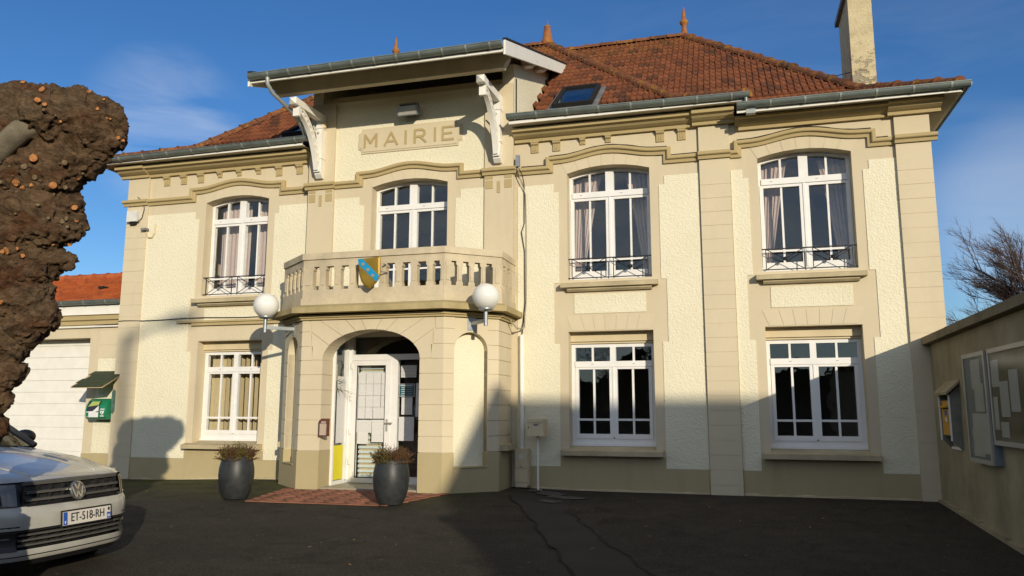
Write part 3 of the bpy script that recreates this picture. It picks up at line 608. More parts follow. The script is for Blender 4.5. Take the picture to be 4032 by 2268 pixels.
# ------------------------------------------------------------------ windows
def bars(mb, L, y0, y1):
    for x0, x1, z0, z1 in L: mb.box(x0, x1, y0, y1, z0, z1)
def upper_window(xc, hw, zb, zs, za, yo, rail=True, low=3.40):
    y = yo+.20; s = hw/.66
    def top(x, off=0): u = (x-xc)/hw; return zs+(za-zs)*(1-u*u)-off
    fr = MB(); n = 16; t_ = .05
    # arched outer frame ring
    xo = [xc-hw+2*hw*k/n for k in range(n+1)]
    for k in range(n):
        a, b = xo[k], xo[k+1]
        fr.prism([(a, top(a, t_)), (b, top(b, t_)), (b, top(b, .001)), (a, top(a, .001))], y, y+.07)
    fr.box(xc-hw+.001, xc-hw+.055, y+.001, y+.071, zb+.03, zs-.04); fr.box(xc+hw-.055, xc+hw-.001, y+.001, y+.071, zb+.03, zs-.04); fr.box(xc-hw+.001, xc+hw-.001, y-.01, y+.072, zb+.025, zb+.09)
    win = fr.build('window', MT['pvc'], HALL)
    # transom bar and fan lights
    B(xc-hw+.05, xc+hw-.05, y-.022, y+.06, 4.612, 4.705).build('transom', MT['pvc'], win)
    g0, g1, g2, g3 = xc-.585*s, xc-.065*s, xc+.07*s, xc+.59*s
    B(g1, g2, y-.018, y+.06, 4.705, top(xc, .04)).build('mullion', MT['pvc'], win)
    for a, b in ((g0, g1), (g2, g3)):
        m_ = (a+b)/2
        B(m_-.016, m_+.016, y+.0, y+.035, 4.70, top(m_, .045)).build('muntin', MT['pvc'], win)
        for p, q in ((a-.01, m_-.014), (m_+.014, b+.01)):
            pts = [(p, 4.70), (q, 4.70)]+[(p+(q-p)*(5-k)/5, top(p+(q-p)*(5-k)/5, .045)) for k in range(6)]
            MB().prism(pts, y+.030, y+.036).build('pane', MT['glass'], win)
            B((p+q)/2-.02, (p+q)/2+.02, y-.024, y-.0225, 4.655, 4.662).build('drain_slot', MT['lead'], win) if p == a-.01 else None
        # casement
        sh = MB(); bars(sh, [(a-.055, a, zb+.09, 4.605), (b, b+.055, zb+.09, 4.605), (a-.001, b+.001, zb+.09, low), (a-.001, b+.001, 4.565, 4.605)], y-.012, y+.055)
        sh.build('sash', MT['pvc'], win)
        B(m_-.015, m_+.015, y+.001, y+.035, low-.001, 4.566).build('muntin', MT['pvc'], win)
        B(a-.001, b+.001, y+.002, y+.034, 3.565, 3.595).build('muntin', MT['pvc'], win)
        for p, q in ((a-.004, m_-.012), (m_+.012, b+.004)):
            B(p, q, y+.028, y+.034, low-.003, 3.568).build('pane', MT['glass'], win); B(p, q, y+.0281, y+.0341, 3.592, 4.568).build('pane', MT['glass'], win)
    B(xc-.017, xc+.017, y-.024, y+.03, zb+.09, 4.607).build('meeting_stile', MT['pvc'], win)
    # voussoirs in the arch above
    nv = 7; L = []
    zt = 5.21 if yo > -.01 else 5.22
    for k in range(nv):
        u0, u1 = -1+2*k/nv, -1+2*(k+1)/nv; gp = .0025
        def pt(u, up_):
            if up_: return (xc+u*hw*1.16, zt+.10*(1-u*u)-.035+(.0))
            return (xc+u*hw, zs+(za-zs)*(1-u*u)+.001)
        A, B_, C_, D_ = pt(u0, 0), pt(u1, 0), pt(u1, 1), pt(u0, 1)
        MB().prism([(A[0]+gp, A[1]), (B_[0]-gp, B_[1]), (C_[0]-gp, C_[1]), (D_[0]+gp, D_[1])], yo-.005, yo-.0005).build('voussoir', MT['block'], win)
    if yo > -.01:
        sl = MB(); sl.prism([(-.145, 3.105), (-.145, 3.165), (-.12, 3.175), (.20, 3.235), (.20, 3.105)], xc-.755, xc+.755, 'x'); sl.prism([(-.001, 3.045), (-.05, 3.045), (-.09, 3.075), (-.09, 3.1045), (-.001, 3.1045)], xc-.66, xc+.66, 'x')
        sl.build('sill', MT['sill'], win)
    if rail:
        rb = MB(); yy = .05; z0, z1 = 3.275, 3.585
        rb.box(xc-hw+.0, xc+hw, yy-.012, yy+.012, z1-.008, z1+.008); rb.box(xc-hw, xc+hw, yy-.01, yy+.01, z0-.008, z0+.006)
        for x in (xc-hw+.06, xc-.06, xc+.06, xc+hw-.06): rb.box(x-.006, x+.006, yy-.006, yy+.006, z0, z1)
        for a, b in ((xc-hw+.06, xc-.06), (xc+.06, xc+hw-.06)):
            rb.tube([(a, yy, z0), (b, yy, z1)], .006, 5); rb.tube([(a, yy+.006, z1), (b, yy+.006, z0)], .006, 5)
        r_ = rb.build('railing', MT['dark_metal'], win)
        for a, b in ((xc-hw+.06, xc-.06), (xc+.06, xc+hw-.06)):
            m_ = (a+b)/2; rs = MB()
            for k in range(8):
                an = k*math.pi/4; rs.sphere((m_+.022*math.cos(an), yy-.012, (z0+z1)/2+.022*math.sin(an)), .012, 6, 4)
            rs.sphere((m_, yy-.018, (z0+z1)/2), .014, 8, 5); rs.build('rosette', MT['dark_metal'], win)
    return win
def lower_window(xc):
    y = .24; fr = MB()
    bars(fr, [(xc-.659, xc-.60, .69, 2.24), (xc+.60, xc+.659, .69, 2.24), (xc-.60, xc+.60, 2.185, 2.24), (xc-.60, xc+.60, .69, .77)], y, y+.07)
    fr.box(xc-.659, xc+.659, y-.03, y+.06, .655, .69)
    win = fr.build('window', MT['pvc'], HALL)
    sb = MB(); sb.box(xc-.658, xc+.658, y-.07, y+.05, 2.275, 2.419); sb.box(xc-.658, xc+.658, y-.035, y+.05, 2.243, 2.272); sb.build('shutter_box', MT['cream_paint'], win)
    B(xc-.60, xc+.60, y-.02, y+.06, 1.875, 1.965).build('transom', MT['pvc'], win)
    B(xc-.045, xc+.045, y-.016, y+.06, 1.965, 2.185).build('mullion', MT['pvc'], win)
    for sg in (-1, 1):
        a, b = sorted((xc+sg*.045, xc+sg*.60)); m_ = (a+b)/2
        B(m_-.016, m_+.016, y+.002, y+.035, 1.964, 2.186).build('muntin', MT['pvc'], win)
        B(m_-.02, m_+.02, y-.022, y-.0205, 1.918, 1.924).build('drain_slot', MT['lead'], win)
        for p, q in ((a, m_-.013), (m_+.013, b)): B(p, q, y+.03, y+.036, 1.964, 2.186).build('pane', MT['glass'], win)
        a, b = sorted((xc+sg*.062, xc+sg*.548)); m_ = (a+b)/2
        sh = MB(); bars(sh, [(a-.05, a, .77, 1.872), (b, b+.05, .77, 1.872), (a-.001, b+.001, .77, .84), (a-.001, b+.001, 1.84, 1.872)], y-.012, y+.055); sh.build('sash', MT['pvc'], win)
        B(m_-.016, m_+.016, y+.001, y+.035, .839, 1.841).build('muntin', MT['pvc'], win); B(a-.001, b+.001, y+.002, y+.034, 1.043, 1.075).build('muntin', MT['pvc'], win)
        for p, q in ((a-.004, m_-.013), (m_+.013, b+.004)):
            B(p, q, y+.028, y+.034, .837, 1.046).build('pane', MT['glass'], win); B(p, q, y+.0281, y+.0341, 1.072, 1.843).build('pane', MT['glass'], win)
    B(xc-.012, xc+.012, y-.022, y+.03, .79, 1.872).build('meeting_stile', MT['pvc'], win)
    nv = 7; e = [-.60, -.40, -.235, -.075, .085, .245, .40, .60]
    for k in range(nv):
        gp = .0025; x0, x1 = xc+e[k]*1.0, xc+e[k+1]*1.0; f = 1.16
        MB().prism([(x0+gp, 2.435), (x1-gp, 2.435), (xc+e[k+1]*f-gp, 2.665), (xc+e[k]*f+gp, 2.665)], -.005, -.0005).build('voussoir', MT['block'], win)
    sl = MB(); sl.prism([(-.15, .525), (-.15, .595), (.24, .655), (.24, .525)], xc-.77, xc+.77, 'x'); sl.build('sill', MT['sill'], win)
    return win
for xc in UP: upper_window(xc, HW, *UZ, 0); lower_window(xc)
upper_window(-5.195, .695, 3.02, 5.0, 5.105, -.08, rail=False, low=3.12)

# MAIRIE plaque with incised letters in relief
pq = [(-6.16, 5.70), (-6.16, 5.98), (-6.11, 6.0), (-6.10, 6.06), (-4.34, 6.06), (-4.33, 6.0), (-4.24, 5.98), (-4.24, 5.70), (-4.30, 5.68), (-4.31, 5.61), (-6.10, 5.61), (-6.11, 5.68)]
plq = MB(); plq.prism(pq, -.108, -.089); sg_ = plq.build('name_plaque', MT['beige'], HALL)
pin = [(-5.2+(x+5.2)*.965, 5.835+(z-5.835)*.86) for x, z in pq]
MB().prism(pin, -.118, -.1085).build('plaque_field', MT['block'], sg_)
def stroke(pts, wd, mb, y0=-.128, y1=-.1185):
    for si, (a, b) in enumerate(zip(pts[:-1], pts[1:])):
        y0 -= .00035
        d = Vector((b[0]-a[0], b[1]-a[1])); L = d.length; d.normalize(); n = Vector((-d.y, d.x))*wd/2; e = d*wd*.35
        mb.prism([(a[0]-n.x-e.x, a[1]-n.y-e.y), (b[0]-n.x+e.x, b[1]-n.y+e.y), (b[0]+n.x+e.x, b[1]+n.y+e.y), (a[0]+n.x-e.x, a[1]+n.y-e.y)], y0, y1)
zb, zt = 5.725, 5.945; wd = .038
def letter(parts):
    m = MB()
    for i, p in enumerate(parts): stroke(p, wd, m, -.128-.0007*i, -.1185)
    m.build('letter', MT['ochre'], sg_)
letter([[(-6.035, zb), (-6.035, zt)], [(-6.03, zt), (-5.925, zb+.07)], [(-5.925, zb+.07), (-5.82, zt)], [(-5.815, zt), (-5.815, zb)]])
letter([[(-5.655, zb), (-5.54, zt)], [(-5.535, zt), (-5.42, zb)], [(-5.61, zb+.065), (-5.465, zb+.065)]])
letter([[(-5.265, zb), (-5.265, zt)]])
rp = [(-5.095, zt), (-4.98, zt)]+arc(-4.98, zt-.06, .065, .06, 90, -90, 8)+[(-5.095, zt-.12)]
letter([[(-5.095, zb), (-5.095, zt)], rp, [(-5.0, zt-.12), (-4.895, zb)]])
letter([[(-4.725, zb), (-4.725, zt)]])
letter([[(-4.585, zb), (-4.585, zt)], [(-4.585, zt), (-4.40, zt)], [(-4.585, (zb+zt)/2), (-4.43, (zb+zt)/2)], [(-4.585, zb), (-4.40, zb)]])
# ------------------------------------------------------------------ porch and balcony
PC = -5.23
def mir(p): return (2*PC-p[0], p[1])
PF, PB = (-4.065, -1.31), (-3.40, -.71)     # right front corner, right back corner
ch = Vector((PB[0]-PF[0], PB[1]-PF[1])); chL = ch.length; chd = ch/chL; chn = Vector((chd.y, -chd.x))   # outward normal (+x,-y)
def cp(f, d=0): return (PF[0]+chd.x*chL*f+chn.x*d, PF[1]+chd.y*chL*f+chn.y*d)
AX0, AX1 = -6.03, -4.435                     # arch jambs
PTZ = 2.575
n0, n1 = .19, .79                            # niche in the chamfer
porch = ring_core = MB().prism([(-4.2, -1.25), (-3.5, -.70), (-3.5, -.05), (2*PC+3.5, -.05), (2*PC+3.5, -.70), (2*PC+4.2, -1.25)], 2.645, 2.658, 'z').build('porch', MT['beige'], HALL)
for M_ in (lambda p: p, mir):
    # solid cores, 12 mm behind the block faces
    def poly(*pp): return [M_(q) for q in pp]
    MB().prism(poly((AX1+.012, -1.298), (PF[0]-.006, -1.298), cp(n0, -.012), cp(n0, -.30), (AX1+.012, -.97)), -.3, PTZ, 'z').build('pier', MT['beige'], porch)
    MB().prism(poly(cp(n1, -.012), (PB[0]-.012, PB[1]+.01), (PB[0]-.012, -.002), (PB[0]-.30, -.002), cp(n1, -.30)), -.3, PTZ, 'z').build('pier', MT['beige'], porch)
    MB().prism(poly(cp(n0, -.14), cp(n1, -.14), cp(n1, -.29), cp(n0, -.29)), -.3, 2.42, 'z').build('niche_back', MT['beige'], porch)
COURSES = [.597, .826, 1.05, 1.278, 1.501, 1.732, 1.95, 2.166, 2.39]
def blk(poly, z0, z1, mat='block', name='block'):
    MB().prism(poly, z0+.0042, z1-.0042, 'z').build(name, MT[mat], porch)
for M_ in (lambda p: p, mir):
    def poly(*pp): return [M_(q) for q in pp]
    blk(poly((AX1, -1.318), (PF[0]+.003, -1.318), cp(n0+.01, .008), cp(n0+.01, -.13), (AX1, -.975)), -.3, .597, 'plinth', 'plinth_block')
    blk(poly(cp(n1-.01, .008), (PB[0]+.008, PB[1]-.003), (PB[0]+.008, -.017), (PB[0]-.1, -.017), cp(n1-.01, -.13)), -.3, .597, 'plinth', 'plinth_block')
    blk(poly(cp(n0, .008), cp(n1, .008), cp(n1, -.138), cp(n0, -.138)), -.3, .38, 'plinth', 'plinth_block')
    MB().prism(poly(cp(n0, .02), cp(n1, .02), cp(n1, -.137), cp(n0, -.137)), .376, .392, 'z').build('niche_sill', MT['plinth'], porch)
    for k in range(len(COURSES)-1):
        z0, z1 = COURSES[k], COURSES[k+1]
        if k < 6: blk(poly((AX1, -1.31), PF, cp(n0), cp(n0, -.12), (AX1, -.97)), z0, z1)
        blk(poly(cp(n1), PB, (PB[0], -.018), (PB[0]-.1, -.018), cp(n1, -.12)), z0, z1)
        if k >= 6: blk(poly((PF[0]-.19+.03*(k-6), -1.31), PF, cp(n0), cp(n0, -.12), (PF[0]-.19+.03*(k-6), -1.0)), z0, z1)
    # roughcast niche face with round head
    nw = (n1-n0)*chL; pts = [(0, .392), (nw, .392), (nw, 2.08)]+[(nw/2+nw/2*math.cos(rad(a)), 2.08+.27*math.sin(rad(a))) for a in range(15, 180, 15)]+[(0, 2.08)]
    mb = MB(); nn = len(pts)
    def to3(s_, z, d): q = M_(cp(n0+s_/chL, d)); return (q[0], q[1], z)
    mb.add([to3(a, z, -.128) for a, z in pts]+[to3(a, z, -.1395) for a, z in pts], [tuple(range(nn)), tuple(range(2*nn-1, nn-1, -1))]+[(i, (i+1) % nn, nn+(i+1) % nn, nn+i) for i in range(nn)])
    mb.build('niche_roughcast', MT['rough'], porch)
    # niche head spandrel, two voussoir-like pieces
    for half in (0, 1):
        ap = [(nw/2+nw/2*math.cos(rad(a)), 2.08+.27*math.sin(rad(a))) for a in range(0, 91, 10)]
        if half: ap = [(nw-a, z) for a, z in ap]
        e = nw+.0 if not half else 0.0
        pts = ap+[(nw/2, PTZ-.02), (e, PTZ-.02)]
        mb = MB(); nn = len(pts)
        mb.add([to3(a, z, 0.0) for a, z in pts]+[to3(a, z, -.135) for a, z in pts], [tuple(range(nn)), tuple(range(2*nn-1, nn-1, -1))]+[(i, (i+1) % nn, nn+(i+1) % nn, nn+i) for i in range(nn)])
        mb.build('niche_voussoir', MT['block'], porch)
    # top course of pier
    blk(poly((PF[0]-.13, -1.31), PF, cp(n0), cp(n0, -.12), (PF[0]-.13, -1.0)), 2.39, PTZ-.01); blk(poly(cp(n1), PB, (PB[0], -.018), (PB[0]-.1, -.018), cp(n1, -.12)), 2.39, PTZ-.01)
    # side sill
    q = poly((PB[0]-.02, -.62), (PB[0]+.11, -.62), (PB[0]+.11, -.12), (PB[0]-.02, -.12)); MB().prism(q, .605, .69, 'z').build('side_sill', MT['sill'], porch)
    q = poly((PB[0]-.005, -.54), (PB[0]+.012, -.54), (PB[0]+.012, -.20), (PB[0]-.005, -.20))
    mbn = MB(); a0 = [(-.53, .70), (-.20, .70), (-.20, 2.2)]+[(-.365+.165*math.cos(rad(a)), 2.2+.13*math.sin(rad(a))) for a in range(20, 180, 20)]+[(-.53, 2.2)]
    xx = M_((PB[0], 0))[0]; sg = 1 if xx > PC else -1
# front arch: voussoirs
ac, ahw, az, ar = (AX0+AX1)/2, (AX1-AX0)/2, 1.95, .45
def ep(deg, k=1.0): return (ac+ahw*k*math.cos(rad(deg)), az+ar*k*math.sin(rad(deg)))
edges = [0, 30, 54, 72, 84, 96, 108, 126, 150, 180]
topx = {0: PF[0]-.19, 30: PF[0]-.16, 54: -4.36, 72: -4.80, 84: -5.06, 96: -5.40, 108: -5.66, 126: -6.10, 150: 2*PC-(PF[0]-.16), 180: 2*PC-(PF[0]-.19)}
topz = {0: 1.956, 30: 2.385, 150: 2.385, 180: 1.956}
for i in range(len(edges)-1):
    e0, e1 = edges[i], edges[i+1]; lo = [ep(e0+(e1-e0)*k/4) for k in range(5)]
    p1 = (topx[e1], topz.get(e1, PTZ-.012)); p0 = (topx[e0], topz.get(e0, PTZ-.012))
    mid = []
    if e0 == 30: p0 = (PF[0]-.14, PTZ-.012) ; mid = [(PF[0]-.16, 2.39)]
    if e1 == 150: p1 = (2*PC-(PF[0]-.14), PTZ-.012); mid = [(2*PC-(PF[0]-.16), 2.39)]
    if e0 == 30: pl = lo+[p1, p0]+mid
    elif e1 == 150: pl = lo+mid+[p1, p0]
    else: pl = lo+[p1, p0]
    cx = sum(p[0] for p in pl)/len(pl); cz = sum(p[1] for p in pl)/len(pl)
    sh = []
    for p in pl:
        d = Vector((p[0]-cx, p[1]-cz)); L = d.length; sh.append((cx+d.x*(1-.005/max(L, .05)), cz+d.y*(1-.005/max(L, .05))))
    MB().prism(sh, -1.31, -.97).build('voussoir', MT['block'], porch)
MB().prism([(PF[0]-.10, 2.2), (PF[0]-.10, PTZ), (2*PC-PF[0]+.10, PTZ), (2*PC-PF[0]+.10, 2.2)]+[(2*PC-PF[0]+.14, 1.97)]+[ep(a, 1.02) for a in range(180, -1, -12)]+[(PF[0]-.14, 1.97)], -1.297, -.985).build('arch_core', MT['beige'], porch)
# roof of porch interior, lobby ceiling
MB().prism([cp(0.02, -.05), cp(1, -.02), (PB[0]-.02, .25), mir((PB[0]-.02, .25)), mir(cp(1, -.02)), mir(cp(0.02, -.05))], PTZ+.002, 2.64, 'z').build('porch_ceiling', MT['interior'], porch)
# lobby floor
MB().prism([(AX0+.02, -1.29), (AX1-.02, -1.29), (AX1-.02, .3), (AX0-.3, .3), (AX0-.3, -.9), (AX0+.02, -.9)], -.2, .062, 'z').build('threshold', MT['tilefloor'], porch)
# moulding under the slab + slab + balcony
def octo(front, back, xf, xb, wall=-.002): # plan ring right->left
    r = [(xb, wall), (xb, back), (xf, front)]
    return r+[mir(q) for q in reversed(r)]
def ring_solid(pl, z0, z1, name, mat, par=None):
    return MB().prism(pl, z0, z1, 'z').build(name, MT[mat], par or HALL)
ring_solid(octo(-1.345, -.725, -4.05, -3.365), 2.568, 2.60, 'porch_moulding', 'ochre', porch)
ring_solid(octo(-1.37, -.745, -4.04, -3.335), 2.601, 2.64, 'porch_moulding', 'ochre', porch)
slabm = MB(); a = octo(-1.53, -.92, -4.0, -3.22); b = octo(-1.36, -.76, -4.05, -3.33); n = len(a)
slabm.add([(x, y, 2.66) for x, y in a]+[(x, y, 2.745) for x, y in a]+[(x, y, 2.80) for x, y in b]+[(x, y, 2.641) for x, y in a],
          [tuple(range(n)) , tuple(2*n+i for i in range(n))]+[(i, (i+1) % n, n+(i+1) % n, n+i) for i in range(n)]+[(n+i, n+(i+1) % n, 2*n+(i+1) % n, 2*n+i) for i in range(n)])
balc = slabm.build('balcony', MT['slab'], HALL)
def wallring(outer, inner, z0, z1, name, mat):
    """open ring (no wall side) between two octagonal plans"""
    m = MB(); n = len(outer)
    for i in range(n-1):
        m.prism([outer[i], outer[i+1], inner[i+1], inner[i]], z0, z1, 'z')
    return m.build(name, MT[mat], balc)
wallring(octo(-1.36, -.755, -4.045, -3.335), octo(-1.20, -.69, -4.115, -3.50), 2.801, 2.90, 'parapet_base', 'baluster')
wallring(octo(-1.335, -.74, -4.055, -3.35), octo(-1.22, -.70, -4.105, -3.48), 2.901, 3.035, 'parapet_base', 'baluster')
wallring(octo(-1.335, -.74, -4.055, -3.35), octo(-1.22, -.70, -4.105, -3.48), 3.40, 3.512, 'parapet_beam', 'baluster')
wallring(octo(-1.36, -.755, -4.045, -3.335), octo(-1.19, -.69, -4.12, -3.51), 3.513, 3.612, 'handrail', 'baluster')
def baluster(x, y, dx, dy, wd):
    """pier between slots: face along (dx,dy)"""
    nx_, ny_ = dy, -dx
    def rect(z0, z1, w_, o, i_): 
        P = [(x-dx*w_/2+nx_*o, y-dy*w_/2+ny_*o), (x+dx*w_/2+nx_*o, y+dy*w_/2+ny_*o), (x+dx*w_/2-nx_*i_, y+dy*w_/2-ny_*i_), (x-dx*w_/2-nx_*i_, y-dy*w_/2-ny_*i_)]
        m.prism(P, z0, z1, 'z')
    m = MB(); rect(3.034, 3.401, wd, -.001, .105); rect(3.034, 3.09, wd+.03, -.002, .10); rect(3.345, 3.401, wd+.03, -.002, .10)
    if wd > .06: rect(3.11, 3.33, wd*.5, .010, .0)
    m.build('baluster', MT['baluster'], balc)
ZF = -1.335
xs_ = [(-6.30, -6.165), (-6.06, -5.91), (-5.81, -5.66), (-5.55, -5.40), (-5.30, -5.145), (-5.04, -4.88), (-4.785, -4.63), (-4.535, -4.375), (-4.28, -4.155)]
xs_ = [(-6.235, -6.115), (-6.015, -5.865), (-5.76, -5.61), (-5.505, -5.355), (-5.25, -5.10), (-5.0, -4.84), (-4.745, -4.59), (-4.495, -4.335), (-4.245, -4.12)]
prev = -6.405
for a, b in xs_+[(-4.055, None)]:
    baluster((prev+a)/2, ZF, 1, 0, a-prev); prev = b
for M_, sg in ((lambda p: p, 1), (mir, -1)):
    A = Vector((-4.055, -1.335)); Bv = Vector((-3.35, -.74)); d = (Bv-A); L = d.length; d.normalize()
    for f0, f1 in ((0, .10), (.215, .30), (.425, .505), (.63, .71), (.84, 1.0)):
        c_ = A+d*L*(f0+f1)/2; q = M_((c_.x, c_.y)); dd = (d.x, d.y) if sg > 0 else (d.x, -d.y)
        baluster(q[0], q[1], dd[0], dd[1], L*(f1-f0))
    for y0, y1 in ((-.74, -.66), (-.52, -.42), (-.28, -.18), (-.09, 0.0-.08)):
        q = M_((-3.35, (y0+y1)/2)); baluster(q[0], q[1], 0, sg, abs(y1-y0))

# door screen
yd = -.50
scr = MB(); bars(scr, [(-6.0, -5.93, .062, 2.40), (-5.93, -4.40, 1.995, 2.085), (-5.265, -5.135, .062, 1.995), (-4.47, -4.40, .062, 2.4), (-5.93, -4.40, 2.37, 2.45), (-5.135, -4.47, .062, .17)], yd, yd+.08)
scr.box(-6.06, -5.99, -.55, yd, .12, 2.33); scr.box(-6.07, -5.985, -.975, -.94, .062, 2.40); scr.box(-6.06, -6.0, -.92, yd, .062, .12); scr.box(-6.06, -6.0, -.92, yd, 2.33, 2.40)
scrn = scr.build('entrance_screen', MT['pvc'], porch)
B(-5.93, -4.47, yd+.03, yd+.036, 2.083, 2.372).build('pane', MT['glass'], scrn) if False else None
B(-5.93, -4.47, yd+.03, yd+.036, 2.083, 2.372).build('fanlight_pane', MT['glass'], porch)
B(-5.137, -4.468, yd+.031, yd+.037, .168, 1.997).build('side_pane', MT['glass'], porch)
B(-6.033, -6.027, -.922, yd, .118, 2.332).build('side_pane', MT['glass'], porch)
dl = MB(); bars(dl, [(-5.925, -5.845, .07, 1.99), (-5.34, -5.267, .07, 1.99), (-5.846, -5.339, 1.91, 1.99), (-5.846, -5.339, .07, .145)], yd-.02, yd+.055)
door = dl.build('door', MT['pvc'], HALL)
B(-5.847, -5.338, yd+.02, yd+.026, .143, 1.912).build('pane', MT['glass'], door)
for q_ in ((-5.847, -5.835, .145, 1.91), (-5.351, -5.339, .145, 1.91), (-5.835, -5.351, .145, .157), (-5.835, -5.351, 1.898, 1.91)): B(q_[0], q_[1], yd-.012, yd+.0, q_[2], q_[3]).build('gasket', MT['rubber'], door)
hd = MB(); hd.box(-5.315, -5.285, yd-.03, yd-.02, .87, 1.06); hd.tube([(-5.30, yd-.03, 1.0), (-5.30, yd-.075, 1.0), (-5.185, yd-.075, 1.0)], .010, 8); hd.build('handle', MT['alu'], door)
for z in (.35, .82, 1.35, 1.86): B(-5.95, -5.925, yd-.035, yd-.0205, z, z+.09).build('hinge', MT['pvc'], door)
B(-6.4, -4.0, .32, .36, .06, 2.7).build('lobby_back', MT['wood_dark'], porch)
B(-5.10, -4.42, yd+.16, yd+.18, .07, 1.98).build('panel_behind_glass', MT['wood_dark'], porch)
# paper behind the right light and on the door
def sheet(x0, x1, z0, z1, y, mat, label, name='notice', cat='notice', group=None):
    return tag(B(x0, x1, y, y+.002, z0, z1).build(name, MT[mat]), label, cat, group)
nb_ = thing('notice_grid', 'large grid of sixteen closely printed sheets taped inside the door glass', 'notice', (-5.55, yd, 1.06))
for i in range(4):
    for j in range(4):
        x0 = -5.825+i*.133+random.uniform(-.002, .002); z0 = 1.065+j*.184
        B(x0, x0+.128, yd+.012-.0004*((i+j) % 2), yd+.0135, z0, z0+.180).build('printed_sheet', MT['blank_paper'] if (i == 3 and j == 0) else MT['paper'], nb_)
sheet(-5.845, -5.575, .845, 1.045, yd+.008, 'paper', 'double page printed notice on the door below the sixteen-sheet grid')
sheet(-5.82, -5.63, .67, .85, yd+.006, 'map', 'small location map with blue marks low on the door glass')
sheet(-5.57, -5.30, .70, 1.048, yd+.010, 'map', 'tall sheet with a street map beside the door handle edge')
sheet(-5.09, -4.825, 1.71, 1.905, yd+.012, 'paper2', 'notice in large centred text at the top of the right side light')
sheet(-5.07, -4.885, 1.13, 1.40, yd+.012, 'blank_paper', 'nearly blank pale sheet under the dark opening hours sign')
sheet(-5.11, -4.85, .725, 1.095, yd+.010, 'paper', 'large printed sheet low in the right side light, by the door handle')
sheet(-4.83, -4.74, 1.10, 1.62, yd+.014, 'blank_paper', 'narrow pale sheet half hidden by the right arch jamb')
hs = thing('opening_hours_sign', 'dark teal opening hours sign with white lines on the right side light', 'sign', (-4.98, yd, 1.41))
B(-5.11, -4.85, yd+.004, yd+.010, 1.41, 1.61).build('sign_plate', MT['white_print'], hs); B(-5.104, -4.856, yd+.0025, yd+.0045, 1.416, 1.604).build('sign_face', MT['teal'], hs)
for k in range(5): B(-5.075+random.uniform(-.006, .006), -5.015, yd+.001, yd+.003, 1.43+.029*k, 1.438+.029*k).build('text_line', MT['white_print'], hs); B(-4.985, -4.88, yd+.001, yd+.003, 1.431+.029*k, 1.437+.029*k).build('text_line', MT['alu'], hs)
B(-5.09, -4.88, yd+.001, yd+.003, 1.577, 1.587).build('text_line', MT['white_print'], hs)
yp = tag(B(-6.024, -6.022, -.935, -.57, .13, .655).build('yellow_poster', MT['yellow_paper']), 'yellow printed poster low in the left side light of the porch', 'poster')
tag(B(-6.024, -6.022, -.82, -.56, .69, 1.73).build('long_notice', MT['paper']), 'long column of taped printed pages on the left side light above the yellow poster', 'notice')
db = thing('door_blind', 'day and night roller blind of pale stripes behind the entrance door glass', 'blind', (-5.6, yd+.1, .1))
for k in range(24):
    z0 = .15+k*.074
    B(-5.84, -5.345, yd+.10, yd+.102, z0, z0+.042).build('stripe', MT['blindstripe'], db)
B(-5.84, -5.345, yd+.13, yd+.131, .12, 1.93).build('rear_fabric', MT['blind'], db)

# ------------------------------------------------------------------ roofs
def prof_roof(d, eave, knee, slope, kd=1.30):
    return eave+(knee-eave)*d/kd if d < kd else knee+slope*(d-kd)
RA = dict(e=5.88, k=6.44, s=.869); RB = dict(e=5.72, k=6.28, s=.852)
yE = -.42; DR = 4.82
def zA(y): return prof_roof(y-yE, RA['e'], RA['k'], RA['s'])
def zB(y): return prof_roof(y-yE, RB['e'], RB['k'], RB['s'])
def hip_deck(xl, xr, kl, kr, R, name):
    m = MB(); rings = []
    for d in (0, 1.30, DR): rings.append([(xl+kl*d, yE+d), (xr-kr*d, yE+d), (xr-kr*d, 9.22-d), (xl+kl*d, 9.22-d)])
    vs = [(x, y, prof_roof(d, R['e'], R['k'], R['s'])-.045) for r, d in zip(rings, (0, 1.3, DR)) for x, y in r]
    fs = []
    for r in range(2):
        for k in range(1, 4): fs.append((r*4+k, r*4+(k+1) % 4, (r+1)*4+(k+1) % 4, (r+1)*4+k))
    m.add(vs, fs)
    cl, crr = CB[0]+.005, CB[1]-.005          # front slope in strips, left and right of the centre bay, whole above it
    ds = [0, 1.30, 3.66, DR]
    for d0, d1 in zip(ds[:-1], ds[1:]):
        z0_, z1_ = (prof_roof(q, R['e'], R['k'], R['s'])-.045 for q in (d0, d1))
        for xa0, xb0, xa1, xb1 in (((xl+kl*d0, cl, xl+kl*d1, cl), (crr, xr-kr*d0, crr, xr-kr*d1)) if d1 < 4 else ((xl+kl*d0, xr-kr*d0, xl+kl*d1, xr-kr*d1),)):
            m.add([(xa0, yE+d0, z0_), (xb0, yE+d0, z0_), (xb1, yE+d1, z1_), (xa1, yE+d1, z1_)], [(0, 1, 2, 3)]); return m.build(name, MT['tile'], HALL)
KLA, KRA, KRB = .782, .869, .8245
roofA = hip_deck(-11.35, .38, KLA, KRA, RA, 'main_roof')
roofB = MB(); vs = []
for d in (0, 1.30, DR): z = prof_roof(d, RB['e'], RB['k'], RB['s'])-.045; vs += [(-3.7, yE+d, z), (3.23-KRB*d, yE+d, z), (3.23-KRB*d, 9.22-d, z), (-3.7, 9.22-d, z)]
